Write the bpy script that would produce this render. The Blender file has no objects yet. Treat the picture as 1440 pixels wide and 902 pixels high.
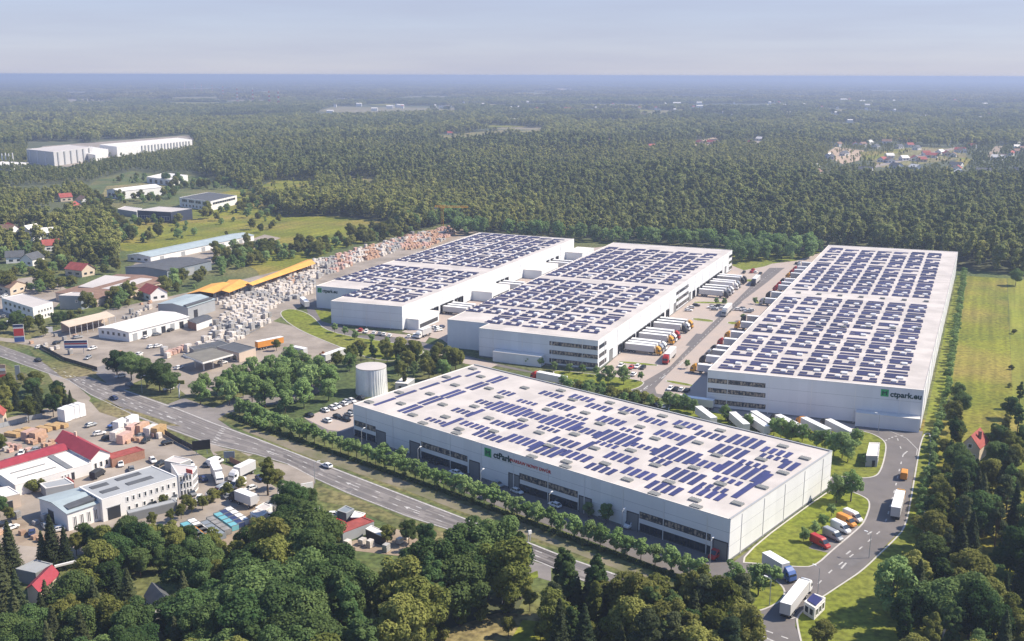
import bpy, bmesh, math, random
import numpy as np
from mathutils import Vector, Matrix
random.seed(7); RNG = np.random.default_rng(11)
R = math.radians
SC = bpy.context.scene; COL = SC.collection

# ---------------------------------------------------------------- camera, sky, sun, exposure
FPX, PITCH, ROLL, CH = 1448.2, R(13.40), R(0.16), 120.0
cam = bpy.data.objects.new('camera', bpy.data.cameras.new('camera')); COL.objects.link(cam)
cam.location = (0, 0, CH)
_fw = Vector((0, math.cos(PITCH), -math.sin(PITCH))); _up = Vector((0, math.sin(PITCH), math.cos(PITCH))); _rt = Vector((1, 0, 0))
_r2 = _rt*math.cos(ROLL) + _up*math.sin(ROLL); _u2 = _up*math.cos(ROLL) - _rt*math.sin(ROLL)
M3 = Matrix((_r2, _u2, -_fw)).transposed()
cam.rotation_euler = M3.to_euler()
cam.data.sensor_width = 36; cam.data.lens = 36*FPX/1440; cam.data.clip_start = 1; cam.data.clip_end = 90000
SC.camera = cam
SUN_EL, SUN_DIR = R(46), Vector((0.992, 0.12, 0)).normalized()      # horizontal direction towards the sun
w = bpy.data.worlds.new('World'); SC.world = w; w.use_nodes = True
nt = w.node_tree; bg = nt.nodes['Background']
sky = nt.nodes.new('ShaderNodeTexSky'); sky.sky_type = 'NISHITA'; sky.sun_disc = False
sky.sun_elevation = SUN_EL; sky.sun_rotation = math.atan2(SUN_DIR.x, SUN_DIR.y)
sky.air_density = 0.75; sky.dust_density = 0.15; sky.ozone_density = 4.0; sky.altitude = 100
# thin milky veil low over the horizon, with faint streaks of cirrus
_tc = nt.nodes.new('ShaderNodeTexCoord'); _sx = nt.nodes.new('ShaderNodeSeparateXYZ'); nt.links.new(_tc.outputs['Generated'], _sx.inputs[0])
_mp = nt.nodes.new('ShaderNodeMapping'); _mp.inputs['Scale'].default_value = (3, 3, 34); nt.links.new(_tc.outputs['Generated'], _mp.inputs[0])
_nz = nt.nodes.new('ShaderNodeTexNoise'); _nz.inputs['Scale'].default_value = 1.6; _nz.inputs['Detail'].default_value = 5; nt.links.new(_mp.outputs[0], _nz.inputs['Vector'])
_mr = nt.nodes.new('ShaderNodeMapRange'); _mr.inputs[1].default_value = 0.0; _mr.inputs[2].default_value = 0.55; _mr.inputs[3].default_value = 0.80; _mr.inputs[4].default_value = 0.0; nt.links.new(_sx.outputs[2], _mr.inputs[0])
_n2 = nt.nodes.new('ShaderNodeMapRange'); _n2.inputs[1].default_value = 0.3; _n2.inputs[2].default_value = 0.7; _n2.inputs[3].default_value = 0.93; _n2.inputs[4].default_value = 1.1; nt.links.new(_nz.outputs[0], _n2.inputs[0])
_mm = nt.nodes.new('ShaderNodeMath'); _mm.operation = 'MULTIPLY'; _mm.use_clamp = True; nt.links.new(_mr.outputs[0], _mm.inputs[0]); nt.links.new(_n2.outputs[0], _mm.inputs[1])
_tn = nt.nodes.new('ShaderNodeMix'); _tn.data_type = 'RGBA'; _tn.blend_type = 'MULTIPLY'; _tn.inputs[0].default_value = 1; _tn.inputs[7].default_value = (0.72, 0.62, 0.61, 1); nt.links.new(sky.outputs[0], _tn.inputs[6])
_me = nt.nodes.new('ShaderNodeMapRange'); _me.inputs[1].default_value = 0.08; _me.inputs[2].default_value = 0.5; _me.inputs[3].default_value = 1.0; _me.inputs[4].default_value = 0.0; nt.links.new(_sx.outputs[2], _me.inputs[0]); nt.links.new(_me.outputs[0], _tn.inputs[0])
_mx = nt.nodes.new('ShaderNodeMix'); _mx.data_type = 'RGBA'; _mx.inputs[7].default_value = (1.72, 1.84, 2.42, 1); nt.links.new(_mm.outputs[0], _mx.inputs[0]); nt.links.new(_tn.outputs[2], _mx.inputs[6])
nt.links.new(_mx.outputs[2], bg.inputs[0]); bg.inputs[1].default_value = 0.15
sl = bpy.data.lights.new('sun', 'SUN'); sl.energy = 4.4; sl.angle = R(0.5); sl.color = (1.0, 0.90, 0.74)
so = bpy.data.objects.new('sun', sl); COL.objects.link(so)
sd = Vector((SUN_DIR.x*math.cos(SUN_EL), SUN_DIR.y*math.cos(SUN_EL), math.sin(SUN_EL)))
so.rotation_euler = sd.to_track_quat('Z', 'Y').to_euler(); so.location = (200, 300, 300)
SC.view_settings.view_transform = 'Standard'; SC.view_settings.look = 'None'
SC.view_settings.exposure = 0.84; SC.view_settings.gamma = 1; SC.view_settings.use_curve_mapping = False
HAZE_DENSITY = 1.75e-4
SC.render.engine = 'CYCLES'
SC.cycles.use_denoising = True
SC.cycles.max_bounces = 6; SC.cycles.diffuse_bounces = 4; SC.cycles.volume_bounces = 1; SC.cycles.transparent_max_bounces = 4

def G(px, py, z=0.0):
    """photo pixel (1440 x 902) on the horizontal level z -> world point"""
    d = _fw + (px-720)/FPX*_r2 - (py-451)/FPX*_u2
    s = (z-CH)/d.z
    return Vector((d.x*s, d.y*s, z))
def PJ(p):
    q = Vector(p) - Vector((0, 0, CH)); k = q.dot(_fw)
    return 720+FPX*q.dot(_r2)/k, 451-FPX*q.dot(_u2)/k
def PJ_np(X, Y):
    q = np.stack([X, Y, np.full_like(X, -CH)], 1)
    k = q@np.array(_fw); k = np.where(k < 1, 1, k)
    return 720+FPX*(q@np.array(_r2))/k, 451-FPX*(q@np.array(_u2))/k
def in_poly(px, py, poly):
    c = np.zeros(px.shape, bool); n = len(poly); j = n-1
    for i in range(n):
        xi, yi = poly[i]; xj, yj = poly[j]
        if yi != yj:
            c ^= ((yi > py) != (yj > py)) & (px < (xj-xi)*(py-yi)/(yj-yi)+xi)
        j = i
    return c

# ---------------------------------------------------------------- materials
MATS = {}
def mat(name, col, rough=0.8, metal=0.0, var=0.18, scale=0.25, bump=0.0, col2=None, objvar=0.0, coord='Object', spec=0.3, detail=6, lo=0.35, hi=0.65):
    if name in MATS: return MATS[name]
    m = bpy.data.materials.new(name); m.use_nodes = True; t = m.node_tree; N = t.nodes; L = t.links
    b = N['Principled BSDF']; b.inputs['Roughness'].default_value = rough; b.inputs['Metallic'].default_value = metal
    b.inputs['Specular IOR Level'].default_value = spec
    c = (*col, 1); 
    if col2 is None: d = (*[min(1, k*(1-var)) for k in col], 1)
    else: d = (*col2, 1)
    if var or col2:
        tc = N.new('ShaderNodeTexCoord'); nz = N.new('ShaderNodeTexNoise'); nz.inputs['Scale'].default_value = scale; nz.inputs['Detail'].default_value = detail
        nz.inputs['Roughness'].default_value = 0.62
        if coord == 'World':
            g = N.new('ShaderNodeNewGeometry'); L.new(g.outputs['Position'], nz.inputs['Vector'])
        else: L.new(tc.outputs[coord], nz.inputs['Vector'])
        mr = N.new('ShaderNodeMapRange'); mr.inputs[1].default_value = lo; mr.inputs[2].default_value = hi
        L.new(nz.outputs[0], mr.inputs[0])
        mx = N.new('ShaderNodeMix'); mx.data_type = 'RGBA'; mx.inputs[6].default_value = d; mx.inputs[7].default_value = c
        L.new(mr.outputs[0], mx.inputs[0]); out = mx.outputs[2]
        if objvar:
            oi = N.new('ShaderNodeObjectInfo'); m2 = N.new('ShaderNodeMapRange'); m2.inputs[3].default_value = 1-objvar; m2.inputs[4].default_value = 1+objvar
            L.new(oi.outputs['Random'], m2.inputs[0])
            vm = N.new('ShaderNodeVectorMath'); vm.operation = 'SCALE'; L.new(out, vm.inputs[0]); L.new(m2.outputs[0], vm.inputs['Scale']); out = vm.outputs[0]
        L.new(out, b.inputs['Base Color'])
        if bump:
            bp = N.new('ShaderNodeBump'); bp.inputs['Strength'].default_value = bump; bp.inputs['Distance'].default_value = 0.3
            L.new(nz.outputs[0], bp.inputs['Height']); L.new(bp.outputs[0], b.inputs['Normal'])
    else: b.inputs['Base Color'].default_value = c
    MATS[name] = m; return m
def leafmat(name, col, col2, tr=0.4, objvar=0.28, scale=0.35):
    m = bpy.data.materials.new(name); m.use_nodes = True; t = m.node_tree; N = t.nodes; L = t.links
    N.remove(N['Principled BSDF']); o = N['Material Output']
    tc = N.new('ShaderNodeTexCoord'); nz = N.new('ShaderNodeTexNoise'); nz.inputs['Scale'].default_value = scale; nz.inputs['Detail'].default_value = 3
    L.new(tc.outputs['Object'], nz.inputs['Vector'])
    oi = N.new('ShaderNodeObjectInfo')
    ad = N.new('ShaderNodeMath'); ad.operation = 'MULTIPLY_ADD'; L.new(oi.outputs['Random'], ad.inputs[0]); ad.inputs[1].default_value = 0.9; L.new(nz.outputs[0], ad.inputs[2])
    mr = N.new('ShaderNodeMapRange'); mr.inputs[1].default_value = 0.45; mr.inputs[2].default_value = 1.4; L.new(ad.outputs[0], mr.inputs[0])
    mx = N.new('ShaderNodeMix'); mx.data_type = 'RGBA'; mx.inputs[6].default_value = (*col, 1); mx.inputs[7].default_value = (*col2, 1); L.new(mr.outputs[0], mx.inputs[0])
    mu = N.new('ShaderNodeMath'); mu.operation = 'MULTIPLY'; mu.inputs[1].default_value = 7.31; L.new(oi.outputs['Random'], mu.inputs[0])
    fr = N.new('ShaderNodeMath'); fr.operation = 'FRACT'; L.new(mu.outputs[0], fr.inputs[0])
    m2 = N.new('ShaderNodeMapRange'); m2.inputs[3].default_value = 1-objvar; m2.inputs[4].default_value = 1+objvar; L.new(fr.outputs[0], m2.inputs[0])
    vm = N.new('ShaderNodeVectorMath'); vm.operation = 'SCALE'; L.new(mx.outputs[2], vm.inputs[0]); L.new(m2.outputs[0], vm.inputs['Scale'])
    df = N.new('ShaderNodeBsdfDiffuse'); tl = N.new('ShaderNodeBsdfTranslucent'); ms = N.new('ShaderNodeMixShader'); ms.inputs[0].default_value = tr
    L.new(vm.outputs[0], df.inputs[0]); L.new(vm.outputs[0], tl.inputs[0]); L.new(df.outputs[0], ms.inputs[1]); L.new(tl.outputs[0], ms.inputs[2]); L.new(ms.outputs[0], o.inputs[0])
    MATS[name] = m; return m
def panelmat(name, col, heading, pitch=1.15, dark=0.93, rough=0.55, axis=None):
    """sheet-metal cladding: fine vertical joints along the wall and faint horizontal panel joints"""
    if name in MATS: return MATS[name]
    m = mat(name, col, rough, 0, 0.07, 0.08); t = m.node_tree; N = t.nodes; L = t.links; b = N['Principled BSDF']
    src = b.inputs['Base Color'].links[0].from_socket
    g = N.new('ShaderNodeNewGeometry'); ds = []
    for vec in ((math.cos(heading), math.sin(heading), 0), (-math.sin(heading), math.cos(heading), 0)):
        d = N.new('ShaderNodeVectorMath'); d.operation = 'DOT_PRODUCT'; d.inputs[1].default_value = vec; L.new(g.outputs['Position'], d.inputs[0]); ds.append(d.outputs['Value'])
    # random value per panel along both axes
    s = N.new('ShaderNodeMath'); s.operation = 'ADD'; L.new(ds[0 if axis is None else axis], s.inputs[0])
    if axis is None: L.new(ds[1], s.inputs[1])
    else: s.inputs[1].default_value = 0
    dv = N.new('ShaderNodeMath'); dv.operation = 'DIVIDE'; dv.inputs[1].default_value = pitch*3; L.new(s.outputs[0], dv.inputs[0])
    fl = N.new('ShaderNodeMath'); fl.operation = 'FLOOR'; L.new(dv.outputs[0], fl.inputs[0])
    wn = N.new('ShaderNodeTexWhiteNoise'); wn.noise_dimensions = '1D'; L.new(fl.outputs[0], wn.inputs['W'])
    mr = N.new('ShaderNodeMapRange'); mr.inputs[3].default_value = dark; mr.inputs[4].default_value = 1.0; L.new(wn.outputs['Value'], mr.inputs[0])
    vm = N.new('ShaderNodeVectorMath'); vm.operation = 'SCALE'; L.new(src, vm.inputs[0]); L.new(mr.outputs[0], vm.inputs['Scale']); L.new(vm.outputs[0], b.inputs['Base Color'])
    return m
mat('ground', (0.125, 0.15, 0.045), 1, 0, 0, 0.035, 0.3, (0.055, 0.085, 0.03), coord='World', detail=10)
mat('meadow', (0.225, 0.222, 0.02), 1, 0, 0, 0.03, 0.2, (0.12, 0.145, 0.014), coord='World', detail=12)
mat('meadow_bright', (0.215, 0.22, 0.025), 1, 0, 0, 0.05, 0.2, (0.16, 0.185, 0.022), coord='World', detail=12)
mat('meadow_dry', (0.26, 0.225, 0.09), 1, 0, 0, 0.06, 0.2, (0.15, 0.155, 0.05), coord='World', detail=12)
mat('lawn', (0.185, 0.21, 0.022), 1, 0, 0, 0.22, 0.2, (0.13, 0.16, 0.016), coord='World', detail=10)
mat('verge', (0.175, 0.165, 0.06), 1, 0, 0, 0.12, 0.2, (0.075, 0.095, 0.03), coord='World', detail=12)
mat('forest_floor', (0.10, 0.105, 0.05), 1, 0, 0, 0.006, 0, (0.06, 0.075, 0.04), coord='World', detail=12)
mat('far_fields', (0.22, 0.19, 0.13), 1, 0, 0, 0.01, 0, (0.16, 0.15, 0.07), coord='World')
def grassy(name, dry, amount, speck):
    m = MATS[name]; t = m.node_tree; N = t.nodes; L = t.links; b = N['Principled BSDF']; src = b.inputs['Base Color'].links[0].from_socket
    g = N.new('ShaderNodeNewGeometry')
    def nz(sc, det, lo, hi):
        n = N.new('ShaderNodeTexNoise'); n.inputs['Scale'].default_value = sc; n.inputs['Detail'].default_value = det; L.new(g.outputs['Position'], n.inputs['Vector'])
        r = N.new('ShaderNodeMapRange'); r.inputs[1].default_value = lo; r.inputs[2].default_value = hi; L.new(n.outputs[0], r.inputs[0]); return r.outputs[0]
    a = N.new('ShaderNodeMath'); a.operation = 'MULTIPLY'; a.inputs[1].default_value = amount; L.new(nz(.018, 9, .46, .66), a.inputs[0])
    mx = N.new('ShaderNodeMix'); mx.data_type = 'RGBA'; mx.inputs[7].default_value = (*dry, 1); L.new(a.outputs[0], mx.inputs[0]); L.new(src, mx.inputs[6])
    if 'meadow' in name:                                             # mown streaks along the field
        mp_ = N.new('ShaderNodeMapping'); mp_.vector_type = 'TEXTURE'; mp_.inputs['Rotation'].default_value = (0, 0, R(65.3)); mp_.inputs['Scale'].default_value = (90, 3.2, 1); L.new(g.outputs['Position'], mp_.inputs[0])
        n3 = N.new('ShaderNodeTexNoise'); n3.inputs['Scale'].default_value = 1.0; n3.inputs['Detail'].default_value = 4; L.new(mp_.outputs[0], n3.inputs['Vector']); r3 = N.new('ShaderNodeMapRange'); r3.inputs[1].default_value = .35; r3.inputs[2].default_value = .65; r3.inputs[3].default_value = .74; r3.inputs[4].default_value = 1.14; L.new(n3.outputs[0], r3.inputs[0])
        v3 = N.new('ShaderNodeVectorMath'); v3.operation = 'SCALE'; L.new(mx.outputs[2], v3.inputs[0]); L.new(r3.outputs[0], v3.inputs['Scale']); res = v3.outputs[0]
    else: res = mx.outputs[2]
    r = N.new('ShaderNodeMapRange'); r.inputs[3].default_value = 1-speck; r.inputs[4].default_value = 1.12; L.new(nz(.55, 8, .36, .6), r.inputs[0])
    v = N.new('ShaderNodeVectorMath'); v.operation = 'SCALE'; L.new(res, v.inputs[0]); L.new(r.outputs[0], v.inputs['Scale']); L.new(v.outputs[0], b.inputs['Base Color'])
grassy('meadow', (0.29, 0.205, 0.06), .7, .38); grassy('meadow_bright', (0.24, 0.20, 0.05), .4, .2); grassy('lawn', (0.19, 0.17, 0.05), .45, .4); grassy('verge', (0.26, 0.20, 0.11), .8, .5); grassy('ground', (0.20, 0.17, 0.07), .7, .5); grassy('meadow_dry', (0.30, 0.22, 0.12), .7, .5)
mat('asphalt', (0.165, 0.148, 0.143), 0.9, 0, 0, 0.12, 0.05, (0.128, 0.116, 0.112), coord='World', detail=10)
mat('asphalt_old', (0.235, 0.212, 0.20), 0.9, 0, 0, 0.13, 0.05, (0.165, 0.15, 0.143), coord='World', detail=12)
mat('asphalt_patch', (0.15, 0.14, 0.14), 0.9, 0, 0, 0.4, 0.05, (0.12, 0.112, 0.112), coord='World', detail=8)
mat('paver', (0.40, 0.325, 0.28), 0.9, 0, 0, 0.12, 0.05, (0.36, 0.305, 0.27), coord='World', detail=10)
mat('yard', (0.34, 0.29, 0.245), 0.95, 0, 0, 0.07, 0.1, (0.21, 0.178, 0.148), coord='World', detail=14)
mat('dirt', (0.34, 0.27, 0.20), 1, 0, 0, 0.14, 0.1, (0.22, 0.165, 0.12), coord='World', detail=12)
mat('path_dirt', (0.22, 0.185, 0.14), 1, 0, 0, 0.09, 0.1, (0.12, 0.12, 0.06), coord='World', detail=12)
mat('slate_blue', (0.045, 0.055, 0.085), 0.5, var=0.15)
mat('canopy_grey', (0.20, 0.185, 0.155), 0.7, var=0.2)
mat('sand', (0.47, 0.36, 0.26), 1, 0, 0, 0.05, 0, (0.36, 0.26, 0.18), coord='World')
mat('kerb', (0.50, 0.47, 0.44), 0.9, var=0.15, coord='World')
mat('paint', (0.55, 0.53, 0.51), 0.7, 0, 0.45, 1.2, coord='World')
mat('white', (0.74, 0.72, 0.70), 0.55, var=0.08)
mat('white_gloss', (0.80, 0.79, 0.78), 0.3, var=0.05, spec=0.5)
mat('roof_membrane', (0.52, 0.475, 0.45), 0.75, 0, 0, 0.06, 0, (0.45, 0.415, 0.395), coord='World', detail=12)
mat('parapet', (0.72, 0.68, 0.635), 0.6, var=0.05)
mat('grey', (0.33, 0.34, 0.35), 0.6, var=0.1)
mat('midgrey', (0.20, 0.205, 0.21), 0.6, var=0.15)
mat('dark', (0.035, 0.037, 0.042), 0.5, var=0.2)
mat('black', (0.012, 0.012, 0.014), 0.45, var=0)
mat('rubber', (0.02, 0.02, 0.02), 0.85, var=0)
mat('glass', (0.035, 0.045, 0.055), 0.08, 0, 0.5, 0.5, spec=0.8)
mat('blind', (0.36, 0.29, 0.22), 0.7, 0, 0, 0.9, 0, (0.05, 0.055, 0.06), lo=0.45, hi=0.55)
mat('solar', (0.040, 0.037, 0.135), 0.3, 0, 0.35, 0.5, spec=0.6, objvar=0.2)
mat('solar_dark', (0.045, 0.037, 0.092), 0.35, 0, 0.3, 0.4, spec=0.5, objvar=0.25)
mat('louvre', (0.25, 0.255, 0.25), 0.6, 0, 0.3, 1.5, spec=0.4)
mat('skylight', (0.66, 0.65, 0.65), 0.35, var=0.05, spec=0.5)
mat('steel', (0.88, 0.88, 0.86), 0.25, 0.12, 0.12, 0.3)
mat('yellow', (0.62, 0.30, 0.03), 0.45, var=0.1)
mat('orange', (0.66, 0.27, 0.05), 0.6, var=0.15)
mat('orange_roof', (0.72, 0.36, 0.08), 0.7, var=0.16, scale=0.3)
mat('red', (0.42, 0.035, 0.03), 0.4, var=0.12)
mat('red_roof', (0.36, 0.085, 0.07), 0.75, var=0.3, scale=0.5)
mat('crimson_roof', (0.33, 0.045, 0.06), 0.6, var=0.2, scale=0.4)
mat('brown_roof', (0.26, 0.16, 0.115), 0.85, var=0.3, scale=0.4)
mat('slate_roof', (0.10, 0.105, 0.115), 0.8, var=0.25, scale=0.4)
mat('teal_roof', (0.36, 0.42, 0.44), 0.6, var=0.18, scale=0.15)
mat('blue_grey', (0.22, 0.25, 0.28), 0.6, var=0.12)
mat('cream', (0.60, 0.49, 0.38), 0.8, var=0.12)
mat('beige_wall', (0.56, 0.45, 0.36), 0.85, var=0.15)
mat('brick', (0.36, 0.19, 0.13), 0.9, var=0.3, scale=1.5)
mat('navy', (0.035, 0.05, 0.13), 0.5, var=0.1)
mat('blue', (0.06, 0.12, 0.33), 0.45, var=0.1)
mat('teal', (0.16, 0.42, 0.48), 0.6, var=0.2)
mat('green_sign', (0.03, 0.33, 0.10), 0.5, var=0)
mat('ink_green', (0.006, 0.045, 0.042), 0.5, var=0)
mat('red_sign', (0.55, 0.05, 0.04), 0.5, var=0)
mat('silver', (0.38, 0.39, 0.40), 0.3, 0.3, var=0.05)
mat('trailer_side', (0.52, 0.51, 0.51), 0.45, var=0.06)
mat('wrap', (0.67, 0.61, 0.55), 0.5, 0, 0.35, 0.8, objvar=0.22)
mat('wrap_grey', (0.40, 0.385, 0.37), 0.6, 0, 0.35, 0.8, objvar=0.25)
mat('brick_pack', (0.50, 0.32, 0.22), 0.8, 0, 0.3, 0.8, objvar=0.25)
mat('pink_pack', (0.55, 0.36, 0.30), 0.8, 0, 0.25, 0.8, objvar=0.2)
mat('timber', (0.50, 0.33, 0.16), 0.85, 0, 0.35, 1.2)
mat('pallet_wood', (0.30, 0.20, 0.11), 0.9, var=0.3)
mat('bark', (0.105, 0.08, 0.06), 0.95, var=0.3, scale=2)
mat('pine_bark', (0.20, 0.115, 0.065), 0.95, var=0.3, scale=2)
leafmat('leaf_oak', (0.058, 0.112, 0.042), (0.152, 0.210, 0.075), objvar=0.34)
leafmat('leaf_light', (0.125, 0.15, 0.04), (0.25, 0.25, 0.075))
leafmat('leaf_pine', (0.055, 0.082, 0.042), (0.125, 0.138, 0.065))
leafmat('leaf_young', (0.165, 0.26, 0.085), (0.26, 0.35, 0.135), objvar=0.2, tr=0.3)
leafmat('leaf_forest', (0.190, 0.222, 0.068), (0.375, 0.370, 0.122), objvar=0.24, tr=0.4)
leafmat('leaf_forest_dark', (0.142, 0.180, 0.065), (0.27, 0.285, 0.105), objvar=0.24, tr=0.3)
leafmat('leaf_far', (0.15, 0.155, 0.055), (0.34, 0.305, 0.12), objvar=0.35, scale=0.05)
leafmat('leaf_rust', (0.22, 0.07, 0.025), (0.30, 0.13, 0.05))

# ---------------------------------------------------------------- mesh builder
class MB:
    def __init__(s): s.v = []; s.f = []; s.m = []
    def add(s, vs, fs, mi=0):
        o = len(s.v); s.v += [tuple(p) for p in vs]
        for f in fs: s.f.append([o+i for i in f]); s.m.append(mi)
        return s
    def hexa(s, b, t, mi=0):
        return s.add(list(b)+list(t), [(3,2,1,0),(4,5,6,7),(0,1,5,4),(1,2,6,5),(2,3,7,6),(3,0,4,7)], mi)
    def box(s, c, d, rz=0, mi=0):
        ca, sa = math.cos(rz), math.sin(rz); hx, hy, hz = d[0]/2, d[1]/2, d[2]/2
        q = [(c[0]+x*ca-y*sa, c[1]+x*sa+y*ca) for x, y in ((-hx,-hy),(hx,-hy),(hx,hy),(-hx,hy))]
        return s.hexa([(x, y, c[2]-hz) for x, y in q], [(x, y, c[2]+hz) for x, y in q], mi)
    def prism(s, poly, z0, z1, mi=0, mtop=None):
        n = len(poly); o = len(s.v)
        s.v += [(p[0], p[1], z0) for p in poly]+[(p[0], p[1], z1) for p in poly]
        for i in range(n):
            j = (i+1) % n; s.f.append([o+i, o+j, o+n+j, o+n+i]); s.m.append(mi)
        s.f.append([o+n+i for i in range(n)]); s.m.append(mi if mtop is None else mtop)
        s.f.append([o+i for i in reversed(range(n))]); s.m.append(mi)
        return s
    def tube(s, a, b, r0, r1=None, n=8, mi=0):
        r1 = r0 if r1 is None else r1; a = Vector(a); b = Vector(b); d = (b-a).normalized()
        x = d.orthogonal().normalized(); y = d.cross(x); o = len(s.v)
        for c, r in ((a, r0), (b, r1)):
            for i in range(n):
                t = 2*math.pi*i/n; s.v.append(tuple(c+x*r*math.cos(t)+y*r*math.sin(t)))
        for i in range(n):
            j = (i+1) % n; s.f.append([o+i, o+j, o+n+j, o+n+i]); s.m.append(mi)
        s.f.append([o+i for i in reversed(range(n))]); s.m.append(mi); s.f.append([o+n+i for i in range(n)]); s.m.append(mi)
        return s
    def lathe(s, prof, n=24, c=(0,0,0), mi=0):
        o = len(s.v)
        for r, z in prof:
            for i in range(n):
                t = 2*math.pi*i/n; s.v.append((c[0]+r*math.cos(t), c[1]+r*math.sin(t), c[2]+z))
        for k in range(len(prof)-1):
            for i in range(n):
                j = (i+1) % n; s.f.append([o+k*n+i, o+k*n+j, o+k*n+n+j, o+k*n+n+i]); s.m.append(mi)
        s.f.append([o+(len(prof)-1)*n+i for i in range(n)]); s.m.append(mi)
        return s
    def mesh(s, name, mats, off=None):
        me = bpy.data.meshes.new(name)
        v = s.v if off is None else [(x-off[0], y-off[1], z-off[2]) for x, y, z in s.v]
        me.from_pydata(v, [], s.f); me.polygons.foreach_set('material_index', s.m)
        for k in (mats if isinstance(mats, (list, tuple)) else [mats]): me.materials.append(MATS[k])
        return me
    def build(s, name, mats, parent=None, local=False):
        off = None if (parent is None or local) else chain_off(parent)
        return link(name, s.mesh(name, mats, off), parent)
def chain_off(p):
    o = Vector((0, 0, 0))
    while p is not None: o += p.location; p = p.parent
    return o
def link(name, me, parent=None):
    o = bpy.data.objects.new(name, me); COL.objects.link(o)
    if parent is not None: o.parent = parent
    return o
def tag(o, label=None, cat=None, group=None, kind=None):
    if label: o['label'] = label
    if cat: o['category'] = cat
    if group: o['group'] = group
    if kind: o['kind'] = kind
    return o
def thing(name, label, cat, loc=(0,0,0), rz=0, group=None, s=1.0):
    o = bpy.data.objects.new(name, None); COL.objects.link(o); o.location = loc; o.rotation_euler = (0, 0, rz); o.empty_display_size = 0.3
    if s != 1: o.scale = (s, s, s)
    return tag(o, label, cat, group)
def copy_tree(o, parent=None):
    c = o.copy(); COL.objects.link(c)
    if parent is not None: c.parent = parent
    for ch in KIDS.get(o.name, []): copy_tree(ch, c)
    return c
KIDS = {}
def reg(o):
    KIDS[o.name] = list(o.children)
    for c in o.children: reg(c)
ORD = ['leftmost'] + [k+' from left' for k in ('second', 'third', 'fourth', 'fifth', 'sixth', 'seventh', 'eighth', 'ninth', 'tenth')]
def ordn(i):
    if i < 10: return ORD[i]
    k = i+1; suf = 'th' if 10 <= k % 100 <= 20 else {1: 'st', 2: 'nd', 3: 'rd'}.get(k % 10, 'th')
    return f'{k}{suf} from left'
NUMBERED = []                                                       # (objects, phrase): labels get their place in the row, counted from the left
def number_rows():
    for objs, fmt in NUMBERED:
        objs = sorted(objs, key=lambda o: PJ(o.location)[0])
        for i, o in enumerate(objs): o['label'] = fmt.format(n=ordn(i), d=o.get('label', ''))

# ---------------------------------------------------------------- ground sheets
def sheet(name, poly, m, z, px=True, kind='structure'):
    pts = [G(*p) for p in poly] if px else [Vector((*p, 0)) for p in poly]
    bm = bmesh.new(); vs = [bm.verts.new((p.x, p.y, z)) for p in pts]; f = bm.faces.new(vs)
    if f.calc_area() and f.normal.z < 0: f.normal_flip()
    bmesh.ops.triangulate(bm, faces=[f]); 
    me = bpy.data.meshes.new(name); bm.normal_update(); bm.to_mesh(me); bm.free()
    for p in me.polygons:
        if p.normal.z < 0: p.flip()
    me.materials.append(MATS[m]); o = link(name, me); o['kind'] = kind; return o
def offset_poly(pts, d):
    n = len(pts); A = sum(pts[i].x*pts[(i+1) % n].y-pts[(i+1) % n].x*pts[i].y for i in range(n)); sg = 1 if A > 0 else -1; out = []
    for i in range(n):
        a, b, c = pts[i-1], pts[i], pts[(i+1) % n]; e1 = (b-a).normalized(); e2 = (c-b).normalized()
        n1 = Vector((-e1.y, e1.x, 0))*sg; n2 = Vector((-e2.y, e2.x, 0))*sg; m = (n1+n2)
        if m.length < 1e-3: m = n1.copy()
        m.normalize(); out.append(b+m*(d/max(0.4, m.dot(n1))))
    return out
def smooth(poly, it=2):
    for _ in range(it):
        q = []
        for i in range(len(poly)):
            a = poly[i]; b = poly[(i+1) % len(poly)]
            q += [a*0.75+b*0.25, a*0.25+b*0.75]
        poly = q
    return poly
def island(name, poly, m='lawn', it=2):
    """raised kerbed island: a concrete kerb ring and the grass inside it"""
    pts = smooth([G(*p) for p in poly], it); inn = offset_poly(pts, 0.42)
    k = MB(); n = len(pts); o = 0
    k.v = [(p.x, p.y, -.02) for p in pts]+[(p.x, p.y, .12) for p in pts]+[(p.x, p.y, .12) for p in inn]+[(p.x, p.y, -.02) for p in inn]
    for i in range(n):
        j = (i+1) % n
        for r in range(3): k.f.append([r*n+i, r*n+j, r*n+n+j, r*n+n+i]); k.m.append(0)
    ko = k.build('kerb', 'kerb'); ko['kind'] = 'structure'
    bm = bmesh.new(); vs = [bm.verts.new((p.x, p.y, .10)) for p in inn]; f = bm.faces.new(vs); bmesh.ops.triangulate(bm, faces=[f])
    me = bpy.data.meshes.new(name); bm.to_mesh(me); bm.free()
    for p in me.polygons:
        if p.normal.z < 0: p.flip()
    me.materials.append(MATS[m]); g = link(name, me); g['kind'] = 'structure'
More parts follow.
